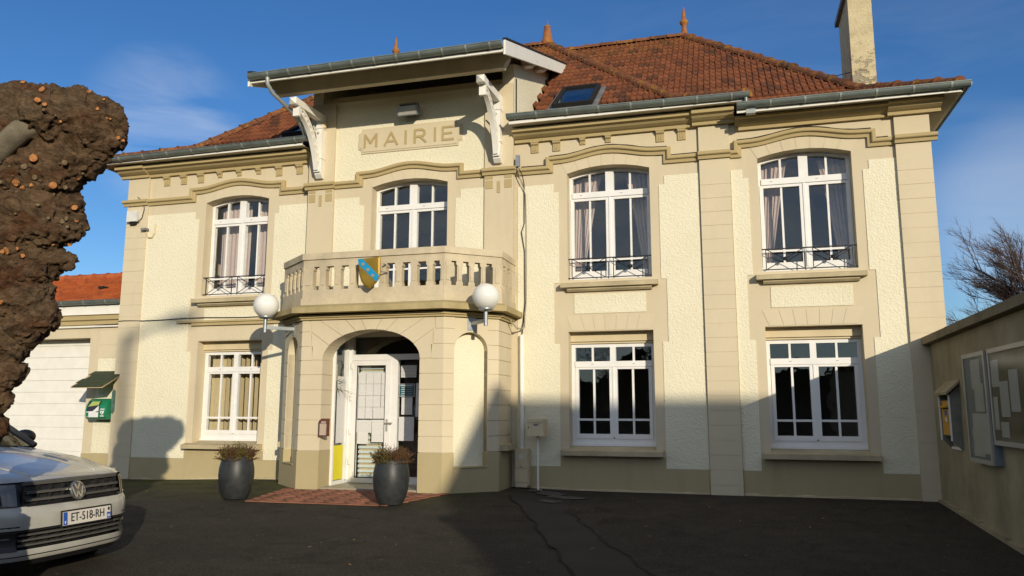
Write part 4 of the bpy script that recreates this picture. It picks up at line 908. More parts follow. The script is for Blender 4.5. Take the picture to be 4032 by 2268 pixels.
# left end of wing roof stays below the main hip: clip its left edge along the main hip
for r in range(3):
    d = (0, 1.30, DR)[r]; xh = .38-KRA*d-.05; vs[r*4] = (xh, vs[r*4][1], vs[r*4][2]); vs[r*4+3] = (xh, vs[r*4+3][1], vs[r*4+3][2])
roofB.add(vs, [(r*4+k, r*4+(k+1) % 4, (r+1)*4+(k+1) % 4, (r+1)*4+k) for r in range(2) for k in range(3)]); roofB = roofB.build('wing_roof', MT['tile'], HALL)
# interlocking tile
def tile_verts(w_=.212, l_=.262, t_=.030):
    sec = [(-.5, .0), (-.475, .024), (-.36, .027), (-.325, .001), (.0, .0), (.03, .020), (.14, .023), (.175, .0), (.5, .003)]
    vs = []; n = len(sec)
    for v in (0, 1):
        for u, h_ in sec: vs.append((u*w_, v*l_-.03, h_+(t_ if v == 0 else 0.0)))
    for u, h_ in sec: vs.append((u*w_, -.03, h_-.012))
    fs = [(i, i+1, n+i+1, n+i) for i in range(n-1)]+[(2*n+i, 2*n+i+1, i+1, i) for i in range(n-1)]+[(0, n, 2*n), (n-1, 2*n+n-1, 2*n-1)]
    return vs, fs
TV, TF = tile_verts()
tm = MB(); tm.add(TV, TF); tile_me = tm.mesh('roof_tile', MT['tile'])
tiles = []
def lay(zf, region, x0, x1, y0, y1, roof, prio):
    y = y0; row = 0
    while y < y1:
        sl = (zf(y+.01)-zf(y))/.01; dy = .226/math.sqrt(1+sl*sl)
        x = x0+(.106 if row % 2 else 0)
        while x < x1:
            if region(x, y): tiles.append((prio(x, y), x, y, zf(y)-.045, sl, roof))
            x += .212
        y += dy; row += 1
skyl = (-2.87, -2.12, .42, 1.62)
def canopy_hit(y): return 6.66+.36*(y+1.45)
def regA(x, y):
    d = y-yE
    if x < -11.35+KLA*d+.04 or x > .38-KRA*d-.01: return False
    if CB[0]-.12 < x < CB[1]+.10 and y < 3.25: return False
    if skyl[0]-.06 < x < skyl[1]+.04 and skyl[2]-.02 < y < skyl[3]: return False
    if -8.15 < x < -7.25 and .35 < y < 1.25: return False
    return True
def regB(x, y): d = y-yE; return .38-KRA*d+.10 < x < 3.23-KRB*d-.0
lay(zA, regA, -11.3, .4, -.40, 4.35, roofA, lambda x, y: (y if x > -3.4 else y+1.6)-(5 if y > .55 else 0))
lay(zB, regB, -3.6, 3.3, -.40, 4.35, roofB, lambda x, y: y-.3-(5 if y > .55 else 0))
tiles.sort(key=lambda q: q[0])
rest = {roofA.name: MB(), roofB.name: MB()}
for m in rest.values(): m.rnd = []
for k, (pr, x, y, z, sl, roof) in enumerate(tiles):
    c_ = 1/math.sqrt(1+sl*sl); jx = random.uniform(-.006, .006); ja = random.uniform(-.018, .018); jz = random.uniform(0, .010)
    T_ = Matrix.Translation((x+jx, y, z+jz)) @ Matrix.Rotation(math.atan(sl), 4, 'X') @ Matrix.Rotation(ja, 4, 'Z') @ Matrix.Rotation(random.uniform(-.03, .03), 4, 'Y')
    if k < 300:
        o = bpy.data.objects.new('roof_tile', tile_me); COL.objects.link(o); o.parent = roof; o.matrix_basis = T_; o.matrix_parent_inverse = Matrix.Identity(4)
    else:
        m = rest[roof.name]; m.add([T_ @ Vector(p) for p in TV], TF); m.rnd.extend([random.random()]*len(TF))
def fix_children(root):
    # children of a meshed part live in world space: neutralise the chain
    pass
for roof in (roofA, roofB):
    kind(rest[roof.name].build('roof_tile', MT['tile'], roof), 'stuff')
# ridge and hip caps
def caps(p, q, roof, n=None, r=.105):
    p, q = Vector(p), Vector(q); d = q-p; L = d.length; d.normalize(); n = n or int(L/.34)
    side = d.cross(Vector((0, 0, 1))).normalized(); upv = side.cross(d)
    for k in range(n):
        a = p+d*(L*k/n); b = p+d*(L*(k+1)/n+.03); j = random.uniform(-.008, .008)
        path = []
        for f, rr in ((0, r*1.16), (.10, r*1.16), (.101, r*1.0), (1, r*.95)):
            c_ = a+(b-a)*f+upv*(j-.022); path.append((c_, rr))
        m = MB(); vs = []; N = 7
        for c_, rr in path:
            for i in range(N+1):
                an = math.pi*i/N; vs.append(c_+side*math.cos(an)*rr+upv*(math.sin(an)*rr-.02))
        fs = [(i*(N+1)+j_, i*(N+1)+j_+1, (i+1)*(N+1)+j_+1, (i+1)*(N+1)+j_) for i in range(3) for j_ in range(N)]+[tuple(range(N+1))]
        m.add(vs, fs); m.build('ridge_tile', MT['ridge'], roof)
pk = lambda R: prof_roof(1.30, R['e'], R['k'], R['s']); tp = lambda R: prof_roof(DR, R['e'], R['k'], R['s'])
A1 = (-11.35+KLA*DR, 4.40, tp(RA)); A2 = (.38-KRA*DR, 4.40, tp(RA)); B3 = (3.23-KRB*DR, 4.40, tp(RB))
caps((.38-.02, yE+.03, RA['e']+.02), (.38-KRA*1.3, yE+1.3, pk(RA)), roofA); caps((.38-KRA*1.3, yE+1.3, pk(RA)), A2, roofA)
caps((3.23-.02, yE+.03, RB['e']+.02), (3.23-KRB*1.3, yE+1.3, pk(RB)), roofB); caps((3.23-KRB*1.3, yE+1.3, pk(RB)), B3, roofB)
caps((-11.33, yE+.03, RA['e']+.02), (-11.35+KLA*1.3, yE+1.3, pk(RA)), roofA); caps((-11.35+KLA*1.3, yE+1.3, pk(RA)), A1, roofA)
caps(A1, A2, roofA); caps((A2[0]+.15, 4.4, tp(RB)), B3, roofB)
# finials
FP = [(.13, 0), (.15, .05), (.10, .10), (.085, .20), (.07, .32), (.10, .36), (.135, .40), (.135, .44), (.09, .49), (.075, .52), (.05, .66), (.03, .78), (.012, .84)]
for (p, top_) in ((A1, 1.0), (B3, 1.0)):
    z0 = -.06
    MB().lathe([(r*.68, z*.86) for r, z in FP], (p[0], p[1], p[2]+z0), 16).build('finial', MT['finial'], roofA if p is A1 else roofB, 50)
mb = MB().lathe([(.125, 0), (.14, .05), (.14, .10), (.115, .15), (.085, .34), (.07, .42), (.075, .44), (.075, .47)], (A2[0], A2[1], A2[2]-.05), 16); mb.tube([(A2[0]+.01, 4.4, A2[2]+.38), (A2[0]+.012, 4.4, A2[2]+.56)], .006, 5); mb.build('finial', MT['finial'], roofA, 50)
# skylight on the right slope, and one at left in the shade of the canopy
def skylight(x0, x1, y0, y1):
    sl = math.atan(.869 if y0 > .88 else .70); 
    z0 = zA(y0)+.03; z1 = zA(y1)+.03; d = Vector((0, y1-y0, z1-z0)); L = d.length; d.normalize(); nn = Vector((0, -d.z, d.y))
    o = Vector((x0, y0, z0))
    def bx(m, a0, a1, b0, b1, h0, h1):
        vs = []
        for h_ in (h0, h1):
            for a, b in ((a0, b0), (a1, b0), (a1, b1), (a0, b1)): vs.append(o+Vector((a, 0, 0))+d*b+nn*h_)
        m.add(vs, [(0, 3, 2, 1), (4, 5, 6, 7), (0, 1, 5, 4), (1, 2, 6, 5), (2, 3, 7, 6), (3, 0, 4, 7)])
    W_ = x1-x0; fm = MB(); t_ = .06
    bx(fm, 0, t_, 0, L, -.06, .10); bx(fm, W_-t_, W_, 0, L, -.06, .10); bx(fm, t_, W_-t_, 0, t_, -.06, .095); bx(fm, t_, W_-t_, L-t_, L, -.06, .105)
    f = fm.build('skylight', MT['rubber'], HALL)
    m = MB(); bx(m, t_, W_-t_, t_, L-t_, .06, .07); m.build('pane', MT['glass'], f)
    m = MB(); bx(m, t_, W_-t_, t_, L-t_, -.25, -.24); m.build('reveal', MT['dark'], f)
    m = MB(); bx(m, -.09, W_+.09, -.22, 0, .0, .02); bx(m, -.09, -.001, -.0, L+.05, -.01, .015); bx(m, W_+.001, W_+.09, 0, L+.05, -.01, .015); m.build('flashing', MT['lead'], f)
skylight(-2.84, -2.14, .56, 1.55); skylight(-8.05, -7.35, .45, 1.2)
# eaves: soffit, fascia, gutter
def gutter(x0, x1, zt0, zt1, y, r=.072, name='gutter', seams=.50):
    m = MB(); N = 9
    def sec(x, zt, rr):
        return [(x, y-rr*math.cos(math.pi*i/N), zt-rr*math.sin(math.pi*i/N)) for i in range(N+1)]
    def run(xa, xb, za, zb_, rr, th):
        a, b = sec(xa, za, rr), sec(xb, zb_, rr); a2, b2 = sec(xa, za, rr-th), sec(xb, zb_, rr-th); n = N+1
        m.add(a+b+a2+b2, [(i, i+1, n+i+1, n+i) for i in range(N)]+[(2*n+i+1, 2*n+i, 3*n+i, 3*n+i+1) for i in range(N)]+[(i+1, i, 2*n+i, 2*n+i+1) for i in range(N)]+[(n+i, n+i+1, 3*n+i+1, 3*n+i) for i in range(N)]+[(0, n, 3*n, 2*n), (n-1, 3*n-1, 4*n-1, 2*n-1)])
    run(x0, x1, zt0, zt1, r, .006)
    m.tube([(x0, y-r, zt0), (x1, y-r, zt1)], .009, 6)
    for x, z in ((x0, zt0), (x1, zt1)): s_ = sec(x, z, r); m.add(s_, [tuple(range(len(s_)))])
    g_ = m.build(name, MT['zinc'], HALL, 60)
    k = int((x1-x0)/seams)
    for i in range(1, k+1):
        x = x0+(x1-x0)*i/(k+.5); z = zt0+(zt1-zt0)*(x-x0)/(x1-x0); mm = MB(); a, b = sec(x-.013, z, r+.006), sec(x+.013, z, r+.006); n = N+1
        mm.add(a+b+sec(x-.011, z, r-.002)+sec(x+.011, z, r-.002), [(i_, i_+1, n+i_+1, n+i_) for i_ in range(N)]+[(i_+1, i_, 2*n+i_, 2*n+i_+1) for i_ in range(N)]+[(n+i_, n+i_+1, 3*n+i_+1, 3*n+i_) for i_ in range(N)]); mm.build('gutter_bracket', MT['zinc_seam'], g_, 60)
    return g_
gutter(-11.42, CB[0]+.17, 5.86, 5.895, yE-.02); gutter(CB[1]-.02, .385, 5.905, 5.865, yE-.02); gutter(.20, 3.30, 5.705, 5.695, yE-.03)
for q_ in ((-11.38, CB[0], yE+.045, -.02, 5.778, 5.792), (CB[1], .36, yE+.045, -.02, 5.778, 5.792), (.365, 3.20, yE+.045, -.02, 5.615, 5.63), (XR+.001, 3.20, -.018, 9, 5.615, 5.63), (-11.38, XL-.001, -.018, 9, 5.755, 5.775)): B(*q_).build('soffit', MT['soffit'], HALL)
for q_ in ((-11.38, CB[0]-.001, yE+.02, yE+.044, 5.772, 5.845), (CB[1]+.001, .36, yE+.02, yE+.044, 5.772, 5.845), (.20, 3.20, yE+.02, yE+.044, 5.588, 5.68), (3.201, 3.222, yE+.044, 9, 5.59, 5.68), (-11.40, -11.381, yE+.02, 9, 5.745, 5.845)): B(*q_).build('fascia', MT['white'], HALL)
m = MB(); m.box(.355, .372, yE-.02, 1.2, 5.70, 5.86); m.build('gable_flashing', MT['lead'], HALL)
# return gutter on the right flank
m = MB(); N = 9; a = [(3.26+.072*math.cos(math.pi*i/N), yE-.03, 5.695-.072*math.sin(math.pi*i/N)) for i in range(N+1)]; b = [(p[0], 8.6, p[2]) for p in a]
m.add(a+b, [(i, i+1, N+1+i+1, N+1+i) for i in range(N)]+[tuple(range(N+1))]); gr = m.build('gutter', MT['zinc'], HALL, 60)
for k in range(12):
    y = .1+k*.55; mm = MB(); a = [(3.26+.077*math.cos(math.pi*i/N), y, 5.695-.077*math.sin(math.pi*i/N)) for i in range(N+1)]; b = [(p[0], y+.022, p[2]) for p in a]; mm.add(a+b, [(i, i+1, N+1+i+1, N+1+i) for i in range(N)]); mm.build('gutter_bracket', MT['zinc_seam'], gr, 60)
B(.33, .46, yE-.075, yE+.02, 5.535, 5.60).build('gutter_outlet', MT['zinc_seam'], HALL); MB().tube([(.335, yE-.02, 5.80), (.335, yE-.02, 5.66)], .028, 10).build('outlet_pipe', MT['zinc'], HALL, 60)
# chimney
chm = MB(); chm.box(2.51, 2.95, 4.0, 5.3, 6.0, 9.52); chim = chm.build('chimney', MT['stucco'], HALL)
B(2.44, 3.02, 3.92, 5.42, 9.521, 9.62).build('chimney_cap', MT['lead'], chim); MB().tube([(2.0, 3.9, 7.75), (2.52, 4.2, 7.95)], .009, 6).build('stay_rod', MT['dark_metal'], chim)
# brick ghosting on the chimney face
for k in range(46):
    z = 7.15+k*.052; n_ = 3
    for i in range(n_):
        if random.random() < .34*(1-sstep(7.5, 8.2, z)):
            x0 = 2.512+i*.145+(.07 if k % 2 else 0); x1 = min(2.948, x0+.135)
            if x1-x0 > .04: B(x0, x1, 4.0-random.uniform(.003, .010), 4.0-.0005, z+.003, z+.045).build('brick', MT['stucco'], chim)

# ------------------------------------------------------------------ canopy roof over the centre bay
can = MB(); y0, z0, y1 = -1.44, 6.655, 3.3; s_ = .355
can.prism([(y0, z0), (y1, z0+s_*(y1-y0)), (y1, z0+s_*(y1-y0)-.06), (y0, z0-.06)], -7.47, -3.12, 'x'); canopy = can.build('canopy', MT['soffit'], HALL)
for x0, x1 in ((-7.505, -7.471), (-3.119, -3.085)):
    MB().prism([(y0-.03, z0+.03), (y1-.25, z0+.03+s_*(y1-.22-y0)), (y1-.25, z0-.20+s_*(y1-.22-y0)), (y0-.03, z0-.20)], x0, x1, 'x').build('verge_board', MT['white'], canopy)
    MB().prism([(y0-.04, z0+.031), (y1-.25, z0+.031+s_*(y1-.22-y0)), (y1-.25, z0+.06+s_*(y1-.22-y0)), (y0-.04, z0+.06)], x0-.012, x1+.012, 'x').build('verge_trim', MT['dark'], canopy)
gutter(-7.465, -3.125, 6.625, 6.635, y0-.055, .075, 'gutter', .385)
B(-7.47, -3.12, y0-.005, y0+.03, 6.515, 6.60).build('fascia', MT['white'], canopy)
bm_ = MB().prism([(-7.40, 6.775), (-7.40, 6.62), (-7.33, 6.57), (-7.31, 6.485), (-3.27, 6.485), (-3.24, 6.56), (-3.19, 6.62), (-3.16, 6.775)], -.96, -.84); bm_.build('beam', MT['soffit'], canopy)
for yy in (.45, 1.35):
    zc = z0+s_*(yy-y0)-.062
    for xa, xb in ((CB[1]-.02, -3.13), (-7.46, CB[0]+.02)): MB().prism([(xa, zc), (xb, zc), (xb+(.05 if xb > -5 else 0), zc-.05), (xb-(.06 if xb > -5 else 0), zc-.13), (xa, zc-.13)], yy, yy+.12).build('purlin_end', MT['white'], canopy)
# brackets
for bx_ in (-6.86, -3.59):
    w0, w1 = bx_-.055, bx_+.055; yw = -.132; m = MB()
    m.prism([(yw, 6.37), (-1.14, 6.33), (-1.14, 6.22), (yw, 6.24)], w0, w1, 'x'); br = m.build('bracket', MT['white'], HALL)
    m = MB(); m.add([(w0-.01, -1.14, 6.335), (w1+.01, -1.14, 6.335), (w1+.01, -1.14, 6.215), (w0-.01, -1.14, 6.215), (bx_, -1.20, 6.275)], [(0, 1, 4), (1, 2, 4), (2, 3, 4), (3, 0, 4), (0, 3, 2, 1)]); m.box(w0-.01, w1+.01, -1.139, -1.04, 6.215, 6.335); m.build('bracket_tip', MT['white'], br)
    m = MB(); m.box(w0-.005, w1+.005, -.255, yw, 5.27, 6.36)
    m.prism([(yw, 5.27), (-.256, 5.27), (-.20, 5.21), (yw, 5.21)], w0-.005, w1+.005, 'x'); m.box(w0-.015, w1+.015, -.268, yw, 5.55, 5.59); m.box(w0-.015, w1+.015, -.268, yw, 6.1, 6.14); m.build('wall_post', MT['white'], br)
    # curved strut with piercings: two rails joined by short webs
    P0, P1, P2 = Vector((-1.02, 6.20)), Vector((-.48, 6.12)), Vector((-.27, 5.34))
    def bz(t_): return P0*(1-t_)**2+P1*2*t_*(1-t_)+P2*t_*t_
    for off, nm in ((.045, 'strut_rail'), (-.045, 'strut_rail')):
        m = MB(); path = []; N = 14
        for i in range(N+1):
            t_ = i/N; p = bz(t_); d = (bz(min(1, t_+.01))-bz(max(0, t_-.01))).normalized(); nn = Vector((-d.y, d.x))
            c_ = p+nn*off; path.append(((bx_, c_.x, c_.y), (1, 0, 0), (0, nn.x, nn.y)))
        m.sweep(path, [(-.038, -.018), (.038, -.018), (.038, .018), (-.038, .018)]); m.build(nm, MT['white'], br, 50)
    for i in range(1, 10):
        t_ = i/10; p = bz(t_); d = (bz(min(1, t_+.01))-bz(max(0, t_-.01))).normalized(); nn = Vector((-d.y, d.x)); e = d*.022
        pts = [p+nn*.03+e, p+nn*.03-e, p-nn*.03-e, p-nn*.03+e]; MB().prism([(q.x, q.y) for q in pts], bx_-.03, bx_+.03, 'x').build('web', MT['white'], br)
    B(w0, w1, -1.03, -.97, 6.05, 6.219).build('bracket_block', MT['white'], br); B(w0, w1, -.30, -.256, 5.30, 5.38).build('bracket_block', MT['white'], br)
    m = MB(); m.tube([(bx_, -.30, 6.02), (bx_, -.14, 6.15)], .018, 6); m.tube([(bx_, -.33, 5.95), (bx_, -.45, 6.08)], .012, 6); m.build('brace', MT['white'], br)
# canopy downpipe to the left gutter
MB().tube([(-7.12, y0-.055, 6.56), (-7.12, y0-.05, 6.45), (-7.10, y0+.07, 6.34), (-7.0, -.95, 6.18), (-6.98, -.75, 6.08), (-7.0, -.55, 5.98), (-7.02, -.46, 5.92), (-7.02, -.44, 5.84)], .034, 10).build('downpipe', MT['zinc_seam'], HALL, 60)

# ------------------------------------------------------------------ things on the walls
def globe_lamp(px, py, nx_, ny_, L, label):
    gx, gy = px+nx_*L, py+ny_*L
    t_ = thing('globe_lamp', label, 'wall lamp', (px, py, 2.55), 'globe lamps on the porch')
    z = 2.82
    MB().sphere((gx, gy, z), .195, 32, 20).build('globe', MT['globe'], t_, 'all')
    MB().lathe([(.085, 0), (.11, .02), (.11, .035), (.07, .05)], (gx, gy, z-.205), 20).build('collar', MT['galv'], t_, 40)
    MB().tube([(gx, gy, z-.20), (gx, gy, z-.42)], .03, 12).build('post', MT['galv'], t_, 60)
    m = MB(); d = Vector((nx_, ny_)); s2 = Vector((-ny_, nx_))*.02
    a = Vector((px, py)); b = Vector((gx, gy))
    P = [a+s2, b+s2, b-s2, a-s2]; m.prism([(p.x, p.y) for p in P], z-.37, z-.32, 'z'); m.build('arm', MT['galv'], t_)
    s3 = Vector((-ny_, nx_))*.07; P = [a+s3, a-s3, a-s3-d*.012, a+s3-d*.012]; MB().prism([(p.x+nx_*.006, p.y+ny_*.006) for p in P], z-.45, z-.25, 'z').build('wall_plate', MT['galv'], t_)
q = cp(.5); globe_lamp(q[0], q[1], chn.x, chn.y, .50, 'white globe lamp on the porch side nearest the grey utility conduit')
q = mir(cp(.5)); globe_lamp(q[0], q[1], -chn.x, chn.y, .453, 'white globe lamp on the porch side nearest the garage')
# coat of arms hung on the balustrade, leaning outwards at the top
coa = thing('coat_of_arms', 'gilded shield with blue diagonal band and three scallop shells hung on the balcony', 'shield', (-5.19, -1.46, 2.98))
SH = [(-.185, .235), (.175, .265), (.175, .0), (.16, -.06), (.11, -.13), (.0, -.215), (-.06, -.185), (-.13, -.10), (-.165, .0), (-.18, .12)]
def shpt(p, d): return (-5.195+p[0], -1.47-d-.04*(p[1]+.2), 3.21+p[1])
m = MB(); n = len(SH); c_ = (0, .03)
vs = [shpt(p, 0) for p in SH]+[shpt(p, .02) for p in SH]+[shpt((c_[0]+(p[0]-c_[0])*.86, c_[1]+(p[1]-c_[1])*.86), .038) for p in SH]
m.add(vs, [tuple(range(n-1, -1, -1))]+[(i, (i+1) % n, n+(i+1) % n, n+i) for i in range(n)]+[(n+i, n+(i+1) % n, 2*n+(i+1) % n, 2*n+i) for i in range(n)]+[tuple(2*n+i for i in range(n))]); m.build('shield_plate', MT['gold'], coa)
bandp = [(-.18, .235), (-.11, .24), (.168, -.035), (.12, -.118), (-.17, .155)]
m = MB(); n = len(bandp); m.add([shpt(p, .030) for p in bandp]+[shpt(p, .041) for p in bandp], [tuple(range(n)), tuple(range(2*n-1, n-1, -1))]+[(i, (i+1) % n, n+(i+1) % n, n+i) for i in range(n)]); m.build('blue_band', MT['azure'], coa)
for cx, cz in ((-.10, .155), (-.018, .065), (.065, -.025)):
    m = MB(); pts = [(cx-.028, cz+.026)]+[(cx+.030*math.cos(rad(a)), cz+.03*math.sin(rad(a))) for a in range(40, -140, -20)]; n = len(pts)
    m.add([shpt(p, .041) for p in pts]+[shpt((cx+(p[0]-cx)*.8, cz+(p[1]-cz)*.8), .050) for p in pts], [tuple(range(n, 2*n))]+[(i, (i+1) % n, n+(i+1) % n, n+i) for i in range(n)])
    m.build('scallop_shell', MT['silver'], coa)
m = MB(); m.tube([(-5.0, -1.42, 3.37), (-5.0, -1.34, 3.37)], .012, 6); m.tube([(-5.02, -1.46, 3.25), (-4.97, -1.33, 3.25)], .009, 6); m.build('fixing', MT['galv'], coa)
# floodlight under the canopy
fl = thing('floodlight', 'grey rectangular floodlight on the shaded wall above the MAIRIE plaque', 'floodlight', (-5.15, -.09, 6.28))
m = MB().prism([(-.20, 6.34), (-.36, 6.30), (-.33, 6.14), (-.17, 6.20)], -5.33, -4.98, 'x'); m.build('housing', MT['galv'], fl)
m = MB().prism([(-.361, 6.29), (-.365, 6.29), (-.337, 6.15), (-.332, 6.15)], -5.31, -5.0, 'x'); m.build('front_glass', MT['alu'], fl)
for k in range(8): B(-5.32+k*.045, -5.305+k*.045, -.30, -.21, 6.345, 6.375).build('cooling_fin', MT['lead'], fl)
B(-5.19, -5.11, -.20, -.091, 6.2, 6.26).build('mount', MT['galv'], fl)
tag(MB().lathe([(.055, 0), (.06, .02), (.06, .1), (.04, .12)], (-6.82, -.20, 6.12), 12).build('alarm_siren', MT['cream_paint'], None, 40), 'small cream siren on the shaded pilaster under the canopy', 'siren')
# left pilaster gear
ab = thing('alarm_box', 'white plastic junction box high on the corner pilaster near the tree', 'junction box', (-10.84, -.04, 4.7))
B(-10.95, -10.72, -.13, -.036, 4.71, 4.91).build('casing', MT['hour_box'], ab); B(-10.90, -10.78, -.10, -.036, 4.66, 4.709).build('base', MT['rubber'], ab)
cc = thing('corner_cable', 'looped dark cable and pipe stub beside the white junction box', 'cable', (-10.6, -.04, 4.5))
MB().tube([(-10.72, -.10, 4.70), (-10.66, -.06, 4.78), (-10.63, -.05, 4.95), (-10.66, -.05, 5.1), (-10.75, -.11, 5.18)], .008, 6).build('lead', MT['cord'], cc)
MB().tube([(-10.36, -.03, 4.66), (-10.37, -.035, 4.48), (-10.42, -.035, 4.40), (-10.50, -.035, 4.40), (-10.55, -.035, 4.50), (-10.55, -.045, 4.56)], .013, 8).build('pipe_loop', MT['cream_paint'], cc)
MB().box(-10.62, -10.50, -.12, -.036, 4.53, 4.57).build('stub', MT['lead'], cc)
# cables
wc = thing('facade_cable', 'pair of thin cables running down the wall from the eaves box to the white conduit', 'cable', (-3.2, -.03, 2.4))
MB().tube([(-3.26, -.16, 5.13), (-3.20, -.09, 5.0), (-3.185, -.028, 4.85), (-3.185, -.024, 4.2), (-3.23, -.03, 4.06), (-3.18, -.026, 3.75), (-3.175, -.026, 2.9), (-3.20, -.03, 2.6), (-3.215, -.04, 2.40)], .008, 6).build('lead', MT['cord'], wc)
MB().tube([(-3.245, -.16, 5.13), (-3.25, -.09, 4.98), (-3.16, -.03, 4.68), (-3.15, -.024, 4.2), (-3.15, -.024, 2.95), (-3.17, -.05, 2.62)], .007, 6).build('lead', MT['cordgrey'], wc)
B(-3.30, -3.235, -.15, -.09, 5.14, 5.33).build('terminal_box', MT['galv'], wc)
m = MB(); m.tube([(-3.17, -.05, 2.62), (-3.19, -.10, 2.47), (-3.26, -.2, 2.48), (-3.33, -.32, 2.58)], .012, 6); m.tube([(-3.17, -.04, 2.75), (-3.16, -.1, 2.50), (-3.25, -.2, 2.46), (-3.34, -.3, 2.6)], .010, 6); m.build('loop', MT['cordgrey'], wc)
# string-course cable along the top
pc = []
for xc, xl, xr in ((UP[1], -3.23, -.40), (UP[2], .08, 2.3)):
    P = archpath(xl, xr, xc); P = [(x, z+.075+random.uniform(-.003, .005)) for x, z in P]; pc.append(P)
sc_ = thing('string_course_cable', 'thin black cable lying along the ochre string course over the right-hand windows', 'cable', (-1.8, -.06, 5.1))
for P in pc: MB().tube([(x, -.03, z) for x, z in P], .012, 6).build('lead', MT['cord'], sc_)
pp = [(-11.9, .10, 2.76), (-11.1, .08, 2.80), (-11.02, -.045, 2.83)]
for k in range(9): pp.append((-10.9+k*.43, -.047 if k < 1 else -.03, 2.835-.012*math.sin(k*1.3)))
pp += [(-7.3, -.09, 2.80), (-7.1, -.12, 2.79)]
lw = thing('left_facade_cable', 'black cable sagging across the left bay above the ledge towards the porch', 'cable', (-9, -.04, 2.8)); MB().tube(pp, .008, 6).build('lead', MT['cord'], lw)
m = MB(); m.tube([(-7.1, -.10, 2.79), (-7.14, -.08, 2.5), (-7.10, -.3, 2.38), (-6.95, -.7, 2.45)], .016, 6); m.build('loop', MT['cord'], lw)
# conduit + meter cabinet + mailbox
cu_ = thing('cable_conduit', 'white plastic conduit rising from the beige utility cabinet', 'conduit', (-3.215, -.05, .6)); MB().tube([(-3.215, -.055, .60), (-3.222, -.055, 2.38)], .034, 12).build('pipe', MT['white'], cu_, 60)
mt_ = thing('utility_cabinet', 'narrow beige utility cabinet standing against the wall by the porch', 'cabinet', (-3.2, -.1, 0))
B(-3.29, -3.105, -.17, -.017, .04, .115).build('base', MT['cream_paint'], mt_); B(-3.295, -3.10, -.18, -.017, .118, .325).build('lower_cover', MT['cream_paint'], mt_); B(-3.295, -3.10, -.18, -.017, .330, .615).build('door', MT['cream_paint'], mt_); B(-3.10, -3.085, -.16, -.017, .06, .60).build('side', MT['cream_paint'], mt_)
m = MB(); m.add([(-3.20+.03*math.cos(2*math.pi*k/16), -.1815, .50+.03*math.sin(2*math.pi*k/16)) for k in range(16)]+[(-3.20+.036*math.cos(2*math.pi*k/16), -.1805, .50+.036*math.sin(2*math.pi*k/16)) for k in range(16)], [(k, (k+1) % 16, 16+(k+1) % 16, 16+k) for k in range(16)]+[tuple(range(16))]); m.build('emblem', MT['blank_paper'], mt_)
B(-3.215, -3.185, -.184, -.1805, .338, .348).build('lock', MT['rubber'], mt_)
mbx = thing('post_mailbox', 'beige metal mailbox on a thin white post before the rendered wall', 'mailbox', (-2.88, -.28, 0))
B(-3.04, -2.78, -.44, -.18, .82, 1.075).build('body', MT['cream_paint'], mbx); B(-3.03, -2.79, -.447, -.4405, 1.02, 1.065).build('flap', MT['cream_paint'], mbx); B(-2.93, -2.86, -.446, -.4405, .975, 1.0).build('name_slot', MT['lead'], mbx); B(-3.015, -3.005, -.446, -.4405, .93, .96).build('lock', MT['rubber'], mbx)
MB().tube([(-2.9, -.30, .82), (-2.9, -.30, .0)], .016, 10).build('post', MT['white'], mbx, 60); B(-2.95, -2.85, -.34, -.26, .0, .02).build('foot', MT['white'], mbx)
# ash box by the door
ax_ = thing('ashtray_box', 'brown and beige wall ash box beside the porch arch', 'ashtray', (-5.93, -1.32, .81))
m = MB().prism([(-1.32, .815), (-1.395, .815), (-1.395, 1.04), (-1.32, 1.075)], -6.0, -5.86, 'x'); m.build('case', MT['brown'], ax_); B(-5.975, -5.87, -1.412, -1.3955, .83, 1.0).build('front', MT['pink_beige'], ax_); B(-5.96, -5.88, -1.40, -1.3955, 1.005, 1.035).build('slot', MT['alu'], ax_)
